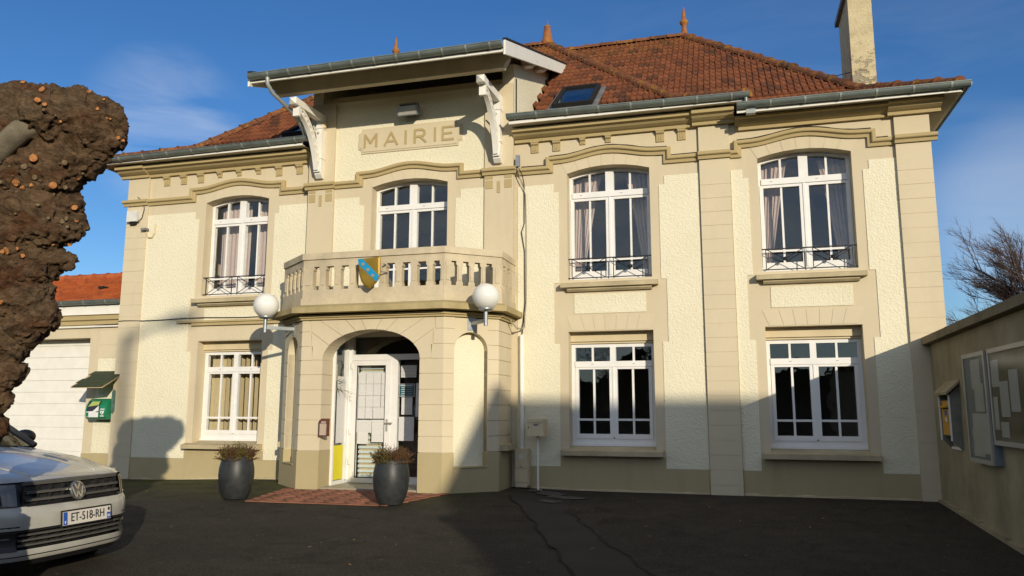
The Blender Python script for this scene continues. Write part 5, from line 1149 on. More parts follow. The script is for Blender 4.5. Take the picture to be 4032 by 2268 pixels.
# planters with heather
def planter(x, y, label, label2, seed):
    z = gz(x, y); t_ = thing('planter', label, 'planter', (x, y, z), 'charcoal planters before the door')
    P = [(.15, 0), (.18, .012), (.225, .09), (.262, .20), (.278, .32), (.272, .42), (.25, .51), (.225, .575), (.215, .58), (.205, .565), (.20, .50), (.02, .50)]
    MB().lathe([(r*.862, zz) for r, zz in P], (x, y, z), 40).build('pot', MT['pot'], t_, 35)
    MB().lathe([(.178, .52), (.001, .53)], (x, y, z), 20).build('soil', MT['bedsoil'], t_)
    random.seed(seed); m = MB(); m.rnd = []; tw = MB()
    for k in range(700):
        a = random.uniform(0, 6.283); r0 = .172*math.sqrt(random.random()); lean = random.uniform(.1, .8); hh = random.uniform(.08, .21)*(1.15-.3*r0/.19)
        bx0 = Vector((x+r0*math.cos(a), y+r0*math.sin(a), z+.52)); out = Vector((math.cos(a), math.sin(a), 0))
        if random.random() < .16: lean = random.uniform(.9, 1.6)*(1 if r0 > .1 else .5); hh *= .6
        tip = bx0+out*lean*hh*1.1+Vector((random.uniform(-.02, .02), random.uniform(-.02, .02), hh*(1.3-lean*.75)))
        g = noise.noise((math.cos(a)*1.2+seed, math.sin(a)*1.2, 0))*.9+.30+random.uniform(-.2, .2)
        tw.tube([bx0, (bx0+tip)/2+Vector((0, 0, .01)), tip], [.0022, .0018, .001], 3, False)
        for q in range(9):
            f = .35+.65*q/8; p = bx0.lerp(tip, f); d = Vector((random.uniform(-1, 1), random.uniform(-1, 1), random.uniform(-.2, 1))).normalized(); e = d.orthogonal().normalized(); l = random.uniform(.009, .018)*(1 if g < .5 else 1.35)
            m.add([p, p+d*l+e*l*.35, p+d*l*1.5, p+d*l-e*l*.35], [(0, 1, 2, 3)]); m.rnd.append(max(0, min(1, g)))
    t2 = thing('heather_plant', label2, 'plant', (x, y, z+.52), 'heather in the planters')
    m.build('foliage', MT['heather'], t2); tw.build('stem', MT['twig'], t2)
planter(-6.72, -2.33, 'charcoal barrel planter standing at the tree side of the brick paving', 'brown and green heather in the planter nearer the car', 3)
planter(-4.38, -2.33, 'charcoal barrel planter standing right before the entrance door', 'reddish brown heather in the planter before the entrance door', 11)
random.seed(5)
# curtains and blinds
def curtain(x0t, x1t, x0b, x1b, zt_, zb_, y, label, folds=7):
    m = MB()
    def fn(u, v):
        a = x0t+(x1t-x0t)*u; b = x0b+(x1b-x0b)*u; e = v**.8
        return (a*(1-e)+b*e, y+.015*math.sin(u*folds*6.283+.6*math.sin(v*3))*(1-.3*v)+.004*math.sin(u*folds*15), zt_+(zb_-zt_)*v)
    m.grid(fn, folds*10, 12)
    return tag(m.build('curtain', MT['curtain'], None, 'all'), label, 'curtain', 'curtains in the upper windows')
curtain(UP[0]-.62, UP[0]+.02, UP[0]-.62, UP[0]+.0, 5.02, 3.2, .46, 'mauve curtain hanging straight in the tree-side half of the upper window nearest the garage', 7)
curtain(UP[0]+.14, UP[0]+.62, UP[0]+.14, UP[0]+.62, 5.02, 3.2, .46, 'mauve curtain in the porch-side half of the upper window nearest the garage', 5)
curtain(UP[1]-.64, UP[1]-.16, UP[1]-.64, UP[1]-.50, 5.02, 3.2, .44, 'gathered mauve curtain at the porch side of the upper window just beside the balcony', 6)
curtain(UP[1]+.22, UP[1]+.64, UP[1]+.52, UP[1]+.64, 5.02, 3.2, .44, 'gathered curtain in shadow at the far edge of the upper window just beside the balcony', 5)
curtain(UP[2]-.64, UP[2]-.20, UP[2]-.64, UP[2]-.52, 5.02, 3.2, .44, 'sunlit gathered mauve curtain in the upper window nearest the boundary wall', 6)
curtain(UP[2]+.22, UP[2]+.64, UP[2]+.50, UP[2]+.64, 5.02, 3.2, .44, 'shaded gathered curtain by the outer jamb of the upper window nearest the boundary wall', 5)
vb = thing('vertical_blind', 'beige vertical slat blind half open in the lower window near the garage', 'blind', (UP[0], .42, .7))
for k in range(13):
    x = UP[0]-.60+k*.10; an = .25 if k < 3 else 1.30; w_ = .044; dx, dy = math.cos(an)*w_, math.sin(an)*w_
    MB().add([(x-dx, .45-dy, .72), (x+dx, .45+dy, .72), (x+dx, .45+dy, 2.22), (x-dx, .45-dy, 2.22)], [(0, 1, 2, 3)]).build('slat', MT['blind'], vb)
# palms behind glass
def palm(x, y, z, n, l, label):
    t_ = thing('house_plant', label, 'plant', (x, y, z)); m = MB()
    for k in range(n):
        a = random.uniform(0, 6.28); d = Vector((math.cos(a), math.sin(a), 0)); s2 = Vector((-d.y, d.x, 0)); el = random.uniform(.3, 1.2); pts = []
        for i in range(6):
            t2 = i/5; p = Vector((x, y, z+.25))+d*l*t2*math.cos(el*(1-.3*t2))+Vector((0, 0, l*(math.sin(el)*t2-.45*t2*t2))); pts.append((p, .022*(1-t2)+.004))
        vs = [q for p, w_ in pts for q in (p-s2*w_, p+s2*w_)]; m.add(vs, [(2*i, 2*i+1, 2*i+3, 2*i+2) for i in range(5)])
    m.build('leaf_blade', MT['leaf'], t_); MB().tube([(x, y, z-.3), (x, y, z+.27)], .025, 8).build('stem', MT['twig'], t_)
palm(-6.16, -.74, 1.25, 40, .40, 'spiky green house plant inside the left side light of the porch'); palm(-4.95, .35, 3.25, 22, .5, 'spiky house plant behind the balcony window')

# ------------------------------------------------------------------ garage annex at left
GAR = thing('garage_annex', 'low annex with white sectional door and bright orange tiled roof beside the town hall', 'garage', (-13, .12, 0))
gy = .12
gw = MB(); wall_faces(gw, -17.5, XL-.001, -.4, 2.98, [(-14.0, 2.22, -.4, 2.55, 2.55)], gy, gy+.35); gw.box(-17.5, XL-.001, 6, 6.2, -.4, 3.0); gw.box(-17.5, -17.3, gy+.35, 6, -.4, 3.0); gw.build('wall', MT['beige'], GAR)
# corbelled door corner
m = MB().prism([(-11.78, 2.55), (-11.60, 2.55), (-11.60, 2.16)]+arc(-11.78, 2.16, .09, .09, 0, 0, 1)[:0]+[(-11.63, 2.22), (-11.67, 2.28), (-11.72, 2.30), (-11.76, 2.33), (-11.78, 2.40)], gy-.01, gy+.30); m.build('door_corbel', MT['beige'], GAR)
for z0, z1 in ((2.165, 2.40), (2.41, 2.66)): B(-11.58, -11.14, gy-.006, gy-.0005, z0, z1).build('block', MT['block'], GAR)
B(-11.56, -11.14, gy-.010, gy-.0005, .40, 2.155).build('roughcast_panel', MT['rough'], GAR); B(-11.78, XL-.002, gy-.014, gy-.0005, -.3, .395).build('plinth', MT['plinth'], GAR)
m = MB(); sweep_xz([(-17.5, 2.80), (XL-.004, 2.80)], [(0, 0), (.03, 0), (.03, .07), (.07, .09), (.07, .17), (.10, .18), (0, .18)], gy, 'cornice', 'ochre', GAR)
B(-17.5, XL-.003, gy-.06, gy+.1, 2.99, 3.165).build('fascia', MT['white'], GAR)
gd = B(-16.22, -11.60, gy+.28, gy+.33, -.1, 2.6).build('garage_door', MT['white'], GAR)
zz = [.02, .18, .405, .63, .855, 1.08, 1.305, 1.53, 1.755, 1.98, 2.205, 2.43, 2.55]
for a, b in zip(zz[:-1], zz[1:]): B(-16.2, -11.61, gy+.262, gy+.2795, a+.005, b-.005).build('door_panel', MT['white'], gd)
mm = gutter(-17.5, XL-.06, 3.245, 3.245, .0, .075, 'gutter'); mm.parent = GAR; mm.matrix_parent_inverse = Matrix.Translation(-WL[GAR.name])
gsl = .40; gz0 = 3.27; gy0 = .03
def zG(y): return gz0+gsl*(y-gy0)
m = MB(); m.add([(-17.6, gy0, gz0-.04), (XL, gy0, gz0-.04), (XL, 2.1, zG(2.1)-.04), (-17.6, 2.1, zG(2.1)-.04), (-17.6, 6.0, gz0-.04), (XL, 6.0, gz0-.04)], [(0, 1, 2, 3), (3, 2, 5, 4)]); groof = m.build('annex_roof', MT['tile2'], GAR)
tm2 = MB(); tm2.add(TV, TF); tile2_me = tm2.mesh('roof_tile', MT['tile2'])
gt = []; y = gy0; row = 0
while y < 2.05:
    x = XL-.12-(.0 if row % 2 else .0)
    while x > -17.3:
        gt.append((y-gy0+(XL-x)*.6, x, y)); x -= .212
    y += .226/math.sqrt(1+gsl*gsl); row += 1
gt.sort(); restg = MB(); restg.rnd = []
for k, (pr, x, y) in enumerate(gt):
    T_ = Matrix.Translation((x, y+random.uniform(-.002, .002), zG(y)-.03)) @ Matrix.Rotation(math.atan(gsl), 4, 'X') @ Matrix.Rotation(random.uniform(-.01, .01), 4, 'Z')
    if k < 150:
        o = bpy.data.objects.new('roof_tile', tile2_me); COL.objects.link(o); o.parent = groof; o.matrix_basis = T_
    else: restg.add([T_ @ Vector(p) for p in TV], TF); restg.rnd.extend([random.random()]*len(TF))
kind(restg.build('roof_tile', MT['tile2'], groof), 'stuff')
def caps2(p, q, roof, n, r, mat):
    p, q = Vector(p), Vector(q); d = (q-p)/n
    for k in range(n): MB().tube([p+d*k, p+d*(k+.12), p+d*(k+.121), p+d*(k+1.05)], [r*1.2, r*1.2, r, r], 10).build('ridge_tile', MT[mat], roof, 50)
caps2((XL-.02, 2.1, zG(2.1)+.02), (-16.8, 2.1, zG(2.1)+.02), groof, 15, .085, 'tile2')
B(-12.42, -12.3, .85, 1.0, zG(.92)+.01, zG(.92)+.06).build('roof_vent', MT['rubber'], groof)
MB().tube([(-17.4, gy-.04, 2.74), (-11.10, gy-.04, 2.76)], .018, 8).build('cable_pipe', MT['white'], GAR, 60)
# defibrillator cabinet, shingle awning, plaque
aed = thing('defibrillator_cabinet', 'green defibrillator cabinet with curved clear cover on the annex pier', 'defibrillator', (-11.27, .1, 1.02))
prof = [(gy-.011, 1.02), (-.10, 1.02), (-.155, 1.06), (-.165, 1.15), (-.14, 1.27), (-.09, 1.35), (-.03, 1.395), (gy-.011, 1.40)]
MB().prism(prof, -11.50, -11.04, 'x').build('case', MT['green'], aed, 50)
def on_aed(x0, x1, i0, i1, d, mat, nm):
    P = prof[i0:i1+1]; m = MB(); n = len(P); vs = []
    for x in (x0, x1):
        for (yy, z) in P: vs.append((x, yy-d, z+d*.3))
    m.add(vs, [(i, i+1, n+i+1, n+i) for i in range(n-1)]); return m.build(nm, MT[mat], aed)
on_aed(-11.47, -11.20, 3, 5, .006, 'grey_glass', 'window_cover'); 
m = MB(); m.add([(-11.45, -.158, 1.25), (-11.22, -.150, 1.28), (-11.22, -.112, 1.345), (-11.40, -.112, 1.345)], [(0, 1, 2, 3)]); m.build('device_top', MT['green_light'], aed)
m = MB(); m.add([(-11.48, -.168, 1.06), (-11.20, -.168, 1.06), (-11.20, -.166, 1.27), (-11.26, -.168, 1.22), (-11.32, -.174, 1.17), (-11.48, -.174, 1.16)], [(0, 1, 2, 3, 4, 5)]); m.build('instruction_label', MT['white_print'], aed)
m = MB(); m.add([(-11.47, -.176, 1.07), (-11.41, -.176, 1.07), (-11.41, -.178, 1.15), (-11.47, -.178, 1.15)], [(0, 1, 2, 3)]); m.build('green_pictogram', MT['green'], aed)
# white heart with bolt and text bars on the flat front at right
def hy(z): return -.172
hp = [(-11.115, 1.10), (-11.085, 1.135), (-11.075, 1.165), (-11.09, 1.18), (-11.115, 1.168), (-11.14, 1.18), (-11.155, 1.165), (-11.145, 1.135)]
MB().prism(hp, -.174, -.160).build('heart_symbol', MT['white_print'], aed)
m = MB(); stroke([(-11.11, 1.165), (-11.125, 1.14), (-11.108, 1.14), (-11.118, 1.112)], .006, m, -.176, -.1745); m.build('bolt_symbol', MT['plate_text'], aed)
for z in (1.075, 1.198): B(-11.155, -11.075, -.172, -.15, z, z+.016).build('text_bar', MT['white_print'], aed)
aw = thing('shingle_awning', 'small dark green shingled awning above the green defibrillator cabinet', 'awning', (-11.45, .1, 1.7))
# sloping roof: back edge at wall, front edge curved
def awp(u, v): # u across, v out
    x = -11.62+.72*u; return Vector((x, gy-.012-.62*v*(1-.12*(2*u-1)**2), 1.905-.30*v))
m = MB(); m.grid(lambda u, v: awp(u, v), 8, 4); m2 = MB(); m2.grid(lambda u, v: awp(u, v)-Vector((0, 0, .022)), 8, 4); m.add(m2.v, m2.f)
m.build('deck', MT['cream_paint'], aw)
for r in range(4):
    for c_ in range(4):
        u0, u1 = (c_+(.5 if r % 2 else 0))/4, (c_+1+(.5 if r % 2 else 0))/4
        u0, u1 = max(0, u0), min(1, u1)
        v0, v1 = r/4, (r+1)/4+.02
        q = [awp(u0+.006, v0), awp(u1-.006, v0), awp(u1-.006, v1), awp(u0+.006, v1)]; q = [p+Vector((0, 0, .008)) for p in q[:2]]+[p+Vector((0, 0, .016)) for p in q[2:]]
        MB().add(q+[p-Vector((0, 0, .01)) for p in q], [(0, 1, 2, 3), (2, 6, 7, 3), (0, 4, 5, 1), (1, 5, 6, 2), (3, 7, 4, 0)]).build('shingle', MT['shingle'], aw)
for x in (-11.52, -10.99-.08):
    m = MB(); m.tube([(x, gy-.02, 1.86), (x, gy-.02, 1.60)], .011, 6); pts = [(x, gy-.02-.10*math.cos(rad(a))*1.0-.0, 1.72+.09*math.sin(rad(a))) for a in range(-90, 100, 20)]; m.tube(pts, .006, 5); m.tube([(x, gy-.02, 1.62), (x, gy-.07, 1.60), (x, gy-.10, 1.64), (x, gy-.06, 1.67)], .006, 5); m.build('iron_bracket', MT['dark_metal'], aw)
pl = tag(MB().prism([(-11.035, 1.17), (-11.0, 1.12), (-10.965, 1.17), (-10.965, 1.53), (-11.0, 1.57), (-11.035, 1.53)], -.052, -.036).build('thermometer_plaque', MT['plaque']), 'narrow pointed green plaque on the corner pilaster under the awning', 'plaque')

# ------------------------------------------------------------------ boundary wall at right
WX = 2.62
bw = thing('boundary_wall', 'weathered grey rendered boundary wall with sloping coping running towards the viewer', 'wall', (WX, -6, 0))
m = MB(); yn = -11.5
m.add([(WX, -.018, -.4), (WX, yn, -1), (WX, yn, 2.25), (WX, -.018, 2.10), (WX+.28, -.018, -.4), (WX+.28, yn, -1), (WX+.28, yn, 2.25), (WX+.28, -.018, 2.10)], [(0, 1, 2, 3), (4, 7, 6, 5), (3, 2, 6, 7), (0, 4, 5, 1), (0, 3, 7, 4), (1, 5, 6, 2)]); m.build('wall_face', MT['concrete'], bw)
ncp = 9
for k in range(ncp):
    ya = .0-.055-(11.4/ncp)*k; yb = ya-11.4/ncp+.008; za = 2.105+.0135*-ya; zb_ = 2.105+.0135*-yb; j = random.uniform(-.003, .003)
    sec = lambda y, z: [(WX-.10, y, z+j), (WX-.10, y, z+.10+j), (WX+.14, y, z+.135+j), (WX+.38, y, z+.10+j), (WX+.38, y, z+j)]
    a, b = sec(ya, za), sec(yb, zb_); MB().add(a+b, [(4, 3, 2, 1, 0), (5, 6, 7, 8, 9)]+[(i, (i+1) % 5, 5+(i+1) % 5, 5+i) for i in range(5)]).build('coping_stone', MT['cap'], bw)
m = MB(); n_ = 24
for i in range(n_):
    ya, yb = -.02-11*i/n_, -.02-11*(i+1)/n_; m.prism([(WX-.05, ya), (WX-.001, ya), (WX-.001, yb), (WX-.05, yb)], gz(WX, yb)-.1, gz(WX, (ya+yb)/2)+.05+random.uniform(-.012, .012), 'z')
m.build('kerb', MT['concrete'], bw)
def board(name, y0, y1, z0, z1, dep, label, back, papers):
    t_ = thing(name, label, 'notice board', (WX, (y0+y1)/2, z0)); xf = WX-dep
    B(xf+.012, WX-.001, y1, y0, z0, z1).build('case', MT['alu_side'], t_)
    fm = MB(); w_ = .045
    fm.box(xf-.012, xf+.0115, y1, y1+w_, z0, z1); fm.box(xf-.012, xf+.0115, y0-w_, y0, z0, z1); fm.box(xf-.012, xf+.0115, y1+w_, y0-w_, z0, z0+w_); fm.box(xf-.012, xf+.0115, y1+w_, y0-w_, z1-w_, z1); fm.build('frame', MT['alu'], t_)
    B(xf+.006, xf+.0110, y1+w_, y0-w_, z0+w_, z1-w_).build('backing', back, t_)
    for i, (a, b, c_, d_) in enumerate(papers): B(xf+.002-.0004*i, xf+.0055, a, b, c_, d_).build('sheet', MT['blank_paper'] if i % 2 else MT['paper'], t_)
    B(xf-.009, xf-.006, y1+w_, y0-w_, z0+w_, z1-w_).build('pane', MT['plexi'], t_)
bk1 = plain('grey_board_back', (0.20, 0.23, 0.26), 0.6, 0.1, 3); bk2 = plain('straw_board_back', (0.20, 0.165, 0.085), 0.8, 0.25, 3)
board('notice_board', -1.96, -2.78, .65, 1.835, .09, 'narrow glazed notice board with grey backing and pale sheets, beside the letter box', bk1, [(-2.55, -2.22, 1.45, 1.76), (-2.62, -2.30, 1.2, 1.5), (-2.68, -2.15, .76, 1.18), (-2.5, -2.12, .72, 1.02)])
board('notice_board', -2.82, -4.8, .865, 1.84, .07, 'wide glazed notice board with straw backing and curled papers, nearest the viewer', bk2, [(-3.1, -2.85, 1.45, 1.72), (-3.0, -2.82, 1.02, 1.35), (-3.35, -3.1, 1.15, 1.5), (-3.28, -3.05, .95, 1.1), (-3.65, -3.4, 1.2, 1.6)])
# letter box in shelter
ls = thing('letterbox_shelter', 'sloping concrete hood with grey side cheeks fixed to the boundary wall', 'shelter', (WX, -1.08, .75))
XS = WX-.11
def shp(y): return [(WX-.001, .745), (WX-.02, .745), (XS, .855), (XS, 1.40), (WX-.001, 1.53)]
for y0, y1 in ((-.855, -.825), (-1.335, -1.305)):
    MB().prism([(x, z) for x, z in shp(0)], y0, y1, 'y').build('side_cheek', MT['grey_blue'], ls); B(XS-.014, XS-.0005, y0, y1, .845, 1.40).build('edge_trim', MT['white'], ls)
m = MB(); m.add([(XS-.05, -.78, 1.40), (XS-.05, -1.40, 1.40), (WX-.001, -1.40, 1.545), (WX-.001, -.78, 1.545), (XS-.05, -.78, 1.432), (XS-.05, -1.40, 1.432), (WX-.001, -1.40, 1.58), (WX-.001, -.78, 1.58)], [(0, 1, 2, 3), (4, 7, 6, 5), (0, 4, 5, 1), (1, 5, 6, 2), (2, 6, 7, 3), (3, 7, 4, 0)]); m.build('hood', MT['concrete'], ls)
B(WX-.02, WX-.001, -1.305, -.86, .735, .765).build('bottom_rail', MT['white'], ls)
lb = thing('letter_box', 'yellow letter box with a slot hood under the concrete shelter', 'letter box', (WX, -1.08, .9))
B(XS+.01, WX-.002, -1.285, -.875, .905, 1.33).build('body', MT['yellow_box'], lb)
B(XS+.004, XS+.0095, -1.27, -.89, 1.07, 1.22).build('door_panel', MT['yellow_box'], lb); B(XS+.004, XS+.0095, -1.27, -.89, .915, 1.05).build('door_panel', MT['yellow_box'], lb)
MB().prism([(XS+.0095, 1.275), (XS-.04, 1.255), (XS-.04, 1.245), (XS+.0095, 1.245)], -1.25, -.90, 'y').build('slot_hood', MT['yellow_box'], lb); B(XS+.007, XS+.0095, -1.22, -.93, 1.226, 1.244).build('slot', MT['dark'], lb)
B(XS+.001, XS+.0035, -1.13, -1.03, 1.15, 1.205).build('emblem_sticker', MT['blue'], lb); m = MB(); m.add([(XS+.002, -1.08+.045*math.cos(2*math.pi*k/14), 1.10+.032*math.sin(2*math.pi*k/14)) for k in range(14)], [tuple(range(14))]); m.build('collection_label', MT['white_print'], lb)

# ------------------------------------------------------------------ car (nose towards +x)
car = thing('parked_car', 'dusty white SUV nosing in beside the pollard tree, plate ET-518-RH', 'car', (-6.4, -6.43, -.22))
CY = -6.41; HWc = .86; XF = -5.40
def cpt(x, s, z, k=1.0, hw=HWc):
    """s in [-1,1] across; plan curvature pulls the sides back"""
    cv = .10*abs(s)**2+.26*max(0, abs(s)-.55)**2/.2025
    return (x-cv*k, CY+hw*s, z)
# profile (z, x offset) from lip to hood edge
PZ = [(-.02, -.07), (.05, -.02), (.11, -.012), (.14, -.035), (.25, -.03), (.27, -.005), (.34, .0), (.41, -.012), (.445, -.045), (.61, -.085), (.64, -.105), (.662, -.15)]
def px(z):
    for (a, xa), (b, xb) in zip(PZ[:-1], PZ[1:]):
        if a <= z <= b: return xa+(xb-xa)*(z-a)/(b-a)
    return PZ[0][1] if z < PZ[0][0] else PZ[-1][1]
def patch(z0, z1, s0, s1, d, mat, name, nu=28, nv=4, smooth='all'):
    m = MB(); m.grid(lambda u, v: cpt(XF+px(z0+(z1-z0)*v)+d, s0+(s1-s0)*u, z0+(z1-z0)*v), nu, nv); return m.build(name, MT[mat], car, smooth)
def cbar(z0, z1, s0, s1, d0, d1, mat, name, nu=24):
    m = MB(); path = []
    for i in range(nu+1):
        s = s0+(s1-s0)*i/nu; z = (z0+z1)/2; path.append((cpt(XF+px(z), s, z), (1, 0, 0), (0, 0, 1)))
    h_ = (z1-z0)/2; m.sweep(path, [(d0, -h_), (d1, -h_*.7), (d1, h_*.7), (d0, h_)]); return m.build(name, MT[mat], car, 40)
patch(-.02, .03, -.96, .96, -.02, 'black_plastic', 'under_tray'); patch(.03, .115, -.97, .97, 0, 'carpaint', 'lower_lip'); cbar(.062, .072, -.95, .95, -.01, .004, 'black_plastic', 'lip_groove')
patch(.11, .27, -.93, .93, -.06, 'black_plastic', 'lower_intake')
for z in (.135, .175, .215): cbar(z, z+.020, -.60, .90, -.05, .006, 'grille', 'intake_slat')
for k in range(12):
    s = -.55+k*.125; m = MB(); m.box(*(lambda p: (p[0]-.055, p[0]-.008, p[1]-.006, p[1]+.006, .13, .26))(cpt(XF+px(.2), s, .2))); m.build('intake_post', MT['black_plastic'], car)
cbar(.245, .275, -.93, .93, -.03, .004, 'black_plastic', 'intake_frame')
for sg in (-1, 1):
    patch(.11, .30, sg*.62, sg*.99, .004, 'black_plastic', 'fog_housing', 10); cbar(.135, .147, *sorted((sg*.64, sg*.93)), 0, .012, 'grille', 'fog_trim', 8); cbar(.20, .215, *sorted((sg*.68, sg*.97)), 0, .014, 'grille', 'fog_trim', 8)
patch(.27, .445, -1.0, 1.0, 0, 'carpaint', 'bumper', 36, 6)
patch(.43, .64, -.985, .985, -.03, 'black_plastic', 'grille_back', 36)
cbar(.600, .640, -.54, .60, -.03, .010, 'grille', 'grille_frame'); cbar(.440, .455, -.54, .60, -.03, .008, 'black_plastic', 'grille_frame')
for z in (.478, .535): cbar(z, z+.026, -.54, .60, -.02, .012, 'grille', 'grille_slat')
for k in range(9):
    s = -.56+k*.14; p = cpt(XF+px(.53), s, .53); B(p[0]-.02, p[0]+.004, p[1]-.008, p[1]+.008, .46, .60).build('grille_post', MT['black_plastic'], car)
for sg in (-1, 1):
    m = MB()
    m.grid(lambda u, v: cpt(XF+px(.455+.165*v)+.012-.05*u*u, sg*(.63+.36*u), .455+.165*v-.01*u+.01*u*v), 12, 4); m.build('headlight', MT['lamp_glass'], car, 'all')
    cbar(.452, .463, *sorted((sg*.63, sg*.97)), -.02, .010, 'chrome', 'light_strip', 10)
# hood
HX = [(0, .640, -.105), (.06, .668, -.16), (.2, .702, -.32), (.45, .76, -.62), (.7, .81, -.93), (1.0, .862, -1.32)]
def hood(u, v):
    t_ = v; 
    for (a, za, xa), (b, zb_, xb) in zip(HX[:-1], HX[1:]):
        if a <= t_ <= b+1e-9: f = (t_-a)/(b-a); z = za+(zb_-za)*f; x = xa+(xb-xa)*f; break
    s = -1+2*u; hw = HWc*(.985-.0*t_)
    cr_ = -.035*abs(s)**2.5-.075*max(0, abs(s)-.82)/.18*abs(s)+.012*(1-sstep(.30, .42, abs(abs(s)-.0)))*sstep(0, .3, t_)
    k = 1-.85*sstep(0, .6, t_)
    p = cpt(XF+x, s, z+cr_*(.55+.45*t_) , k, hw); return p
m = MB(); m.grid(hood, 44, 22); hood_ = m.build('hood', MT['carpaint'], car, 'all')
for sg in (-1, 1):
    m = MB(); m.tube([Vector(hood(.5+sg*.485, v/12))+Vector((0, 0, .004)) for v in range(1, 13)], .004, 4); m.build('panel_gap', MT['black_plastic'], car)
    m = MB(); m.tube([Vector(hood(.5+sg*(.20+.06*v/12), v/12))+Vector((0, 0, -.002)) for v in range(1, 13)], .010, 6); m.build('hood_crease', MT['carpaint'], car, 'all')
# sides and cabin
def side(sg):
    m = MB()
    def fn(u, v):
        x = XF-.42-u*3.4; z = -.05+.70*v; b = .03*math.sin(v*math.pi); return (x, CY+sg*(HWc-.03+b), z)
    m.grid(fn, 12, 6); m.build('flank', MT['carpaint'], car, 'all')
    m = MB(); m.grid(lambda u, v: (lambda p, q: (p[0]+(q[0]-p[0])*u, p[1]+(q[1]-p[1])*u, p[2]+(q[2]-p[2])*u))(cpt(XF+px(.03+.42*v), sg*.985, .03+.42*v), (XF-.60, CY+sg*(HWc-.03), .03+.52*v)), 6, 6); m.build('fender', MT['carpaint'], car, 'all')
for sg in (-1, 1): side(sg)
wsx0, wsx1 = XF-1.30, XF-2.10
m = MB(); m.grid(lambda u, v: (wsx0+(wsx1-wsx0)*v-.10*abs(2*u-1)**2*(1-.3*v), CY+(-1+2*u)*(HWc*(.93-.17*v)), .852+.45*v), 16, 6); m.build('windscreen', MT['glass'], car, 'all')
m = MB(); m.grid(lambda u, v: (wsx1-2.0*v, CY+(-1+2*u)*HWc*.76, 1.305+.05*math.sin(v*3.14)-.03*abs(2*u-1)**2), 10, 6); m.build('roof_panel', MT['carpaint'], car, 'all')
for sg in (-1, 1):
    m = MB(); m.tube([(wsx0-.10, CY+sg*HWc*.94, .85), (wsx1-.07, CY+sg*HWc*.77, 1.31)], .03, 6); m.build('windscreen_pillar', MT['black_plastic'], car)
    m = MB(); m.add([(wsx0-.12, CY+sg*HWc*.96, .82), (wsx1-.07, CY+sg*HWc*.775, 1.29), (wsx1-1.9, CY+sg*HWc*.775, 1.29), (wsx1-2.0, CY+sg*HWc*.96, .82)], [(0, 1, 2, 3)]); m.build('side_window', MT['lamp_glass'], car)
    mm = MB(); mm.sphere((wsx0-.38, CY+sg*(HWc+.08), .93), .10, 14, 8, .75); ob = mm.build('mirror', MT['black_plastic'], car, 'all')
m = MB(); m.box(wsx0-1.9, wsx0-.15, CY-.72, CY+.72, .3, .80); m.build('cabin_floor', MT['dark'], car); B(wsx0-.4, wsx0-.12, CY-.72, CY+.72, .78, .85).build('dashboard', MT['rubber'], car)
m = MB(); m.tube([(wsx0+.02, CY+.5, .855), (wsx0-.12, CY-.1, .90)], .008, 5); m.tube([(wsx0+.02, CY-.1, .855), (wsx0-.12, CY-.62, .90)], .008, 5); m.build('wiper', MT['rubber'], car)
for xw in (XF-.78, XF-3.0):
    for sg in (-1, 1):
        t_ = MB(); prof = [(.20, -.09), (.29, -.10), (.315, -.07), (.315, .07), (.29, .10), (.20, .09)]; n = 28
        vs = [(xw+r*math.cos(2*math.pi*k/n), CY+sg*(HWc-.10)+y_, .085+r*math.sin(2*math.pi*k/n)) for r, y_ in prof for k in range(n)]
        t_.add(vs, [(i*n+k, i*n+(k+1) % n, (i+1)*n+(k+1) % n, (i+1)*n+k) for i in range(5) for k in range(n)]); wh = t_.build('wheel', MT['rubber'], car, 50)
m = MB(); m.box(XF-3.6, XF-.25, CY-.70, CY+.70, .0, .28); m.build('underbody', MT['dark'], car)
# emblem: ring with V over W
em = cpt(XF+px(.53)+.02, 0, .53); ER = .078
def epnt(a, z, d=0): return (em[0]+d-.28*(z-.53), em[1]+a, z)
m = MB(); n = 32; vs = []
for r, d in ((ER, 0), (ER, .012), (ER*.86, .016), (ER*.84, .004)):
    for k in range(n): vs.append(epnt(r*math.cos(2*math.pi*k/n), .53+r*math.sin(2*math.pi*k/n), d))
m.add(vs, [(i*n+k, i*n+(k+1) % n, (i+1)*n+(k+1) % n, (i+1)*n+k) for i in range(3) for k in range(n)]); emb = m.build('emblem', MT['chrome'], car, 50)
m = MB(); m.add([epnt(ER*.86*math.cos(2*math.pi*k/n), .53+ER*.86*math.sin(2*math.pi*k/n), .002) for k in range(n)], [tuple(range(n))]); m.build('emblem_field', MT['grille'], emb)
m = MB()
def estroke(a, b, w_):
    a, b = Vector(a), Vector(b); d = (b-a).normalized(); nn = Vector((-d.y, d.x))*w_/2
    P = [a-nn, b-nn, b+nn, a+nn]; m.add([epnt(p.x, .53+p.y, .012) for p in P]+[epnt(p.x, .53+p.y, .002) for p in P], [(0, 1, 2, 3)]+[(i, (i+1) % 4, 4+(i+1) % 4, 4+i) for i in range(4)])
for a, b in (((-.030, .062), (0, .008)), ((.030, .062), (0, .008)), ((-.058, .036), (-.026, -.058)), ((-.026, -.058), (0, -.006)), ((0, -.006), (.026, -.058)), ((.026, -.058), (.058, .036))): estroke(a, b, .014)
m.build('emblem_letters', MT['chrome'], emb)
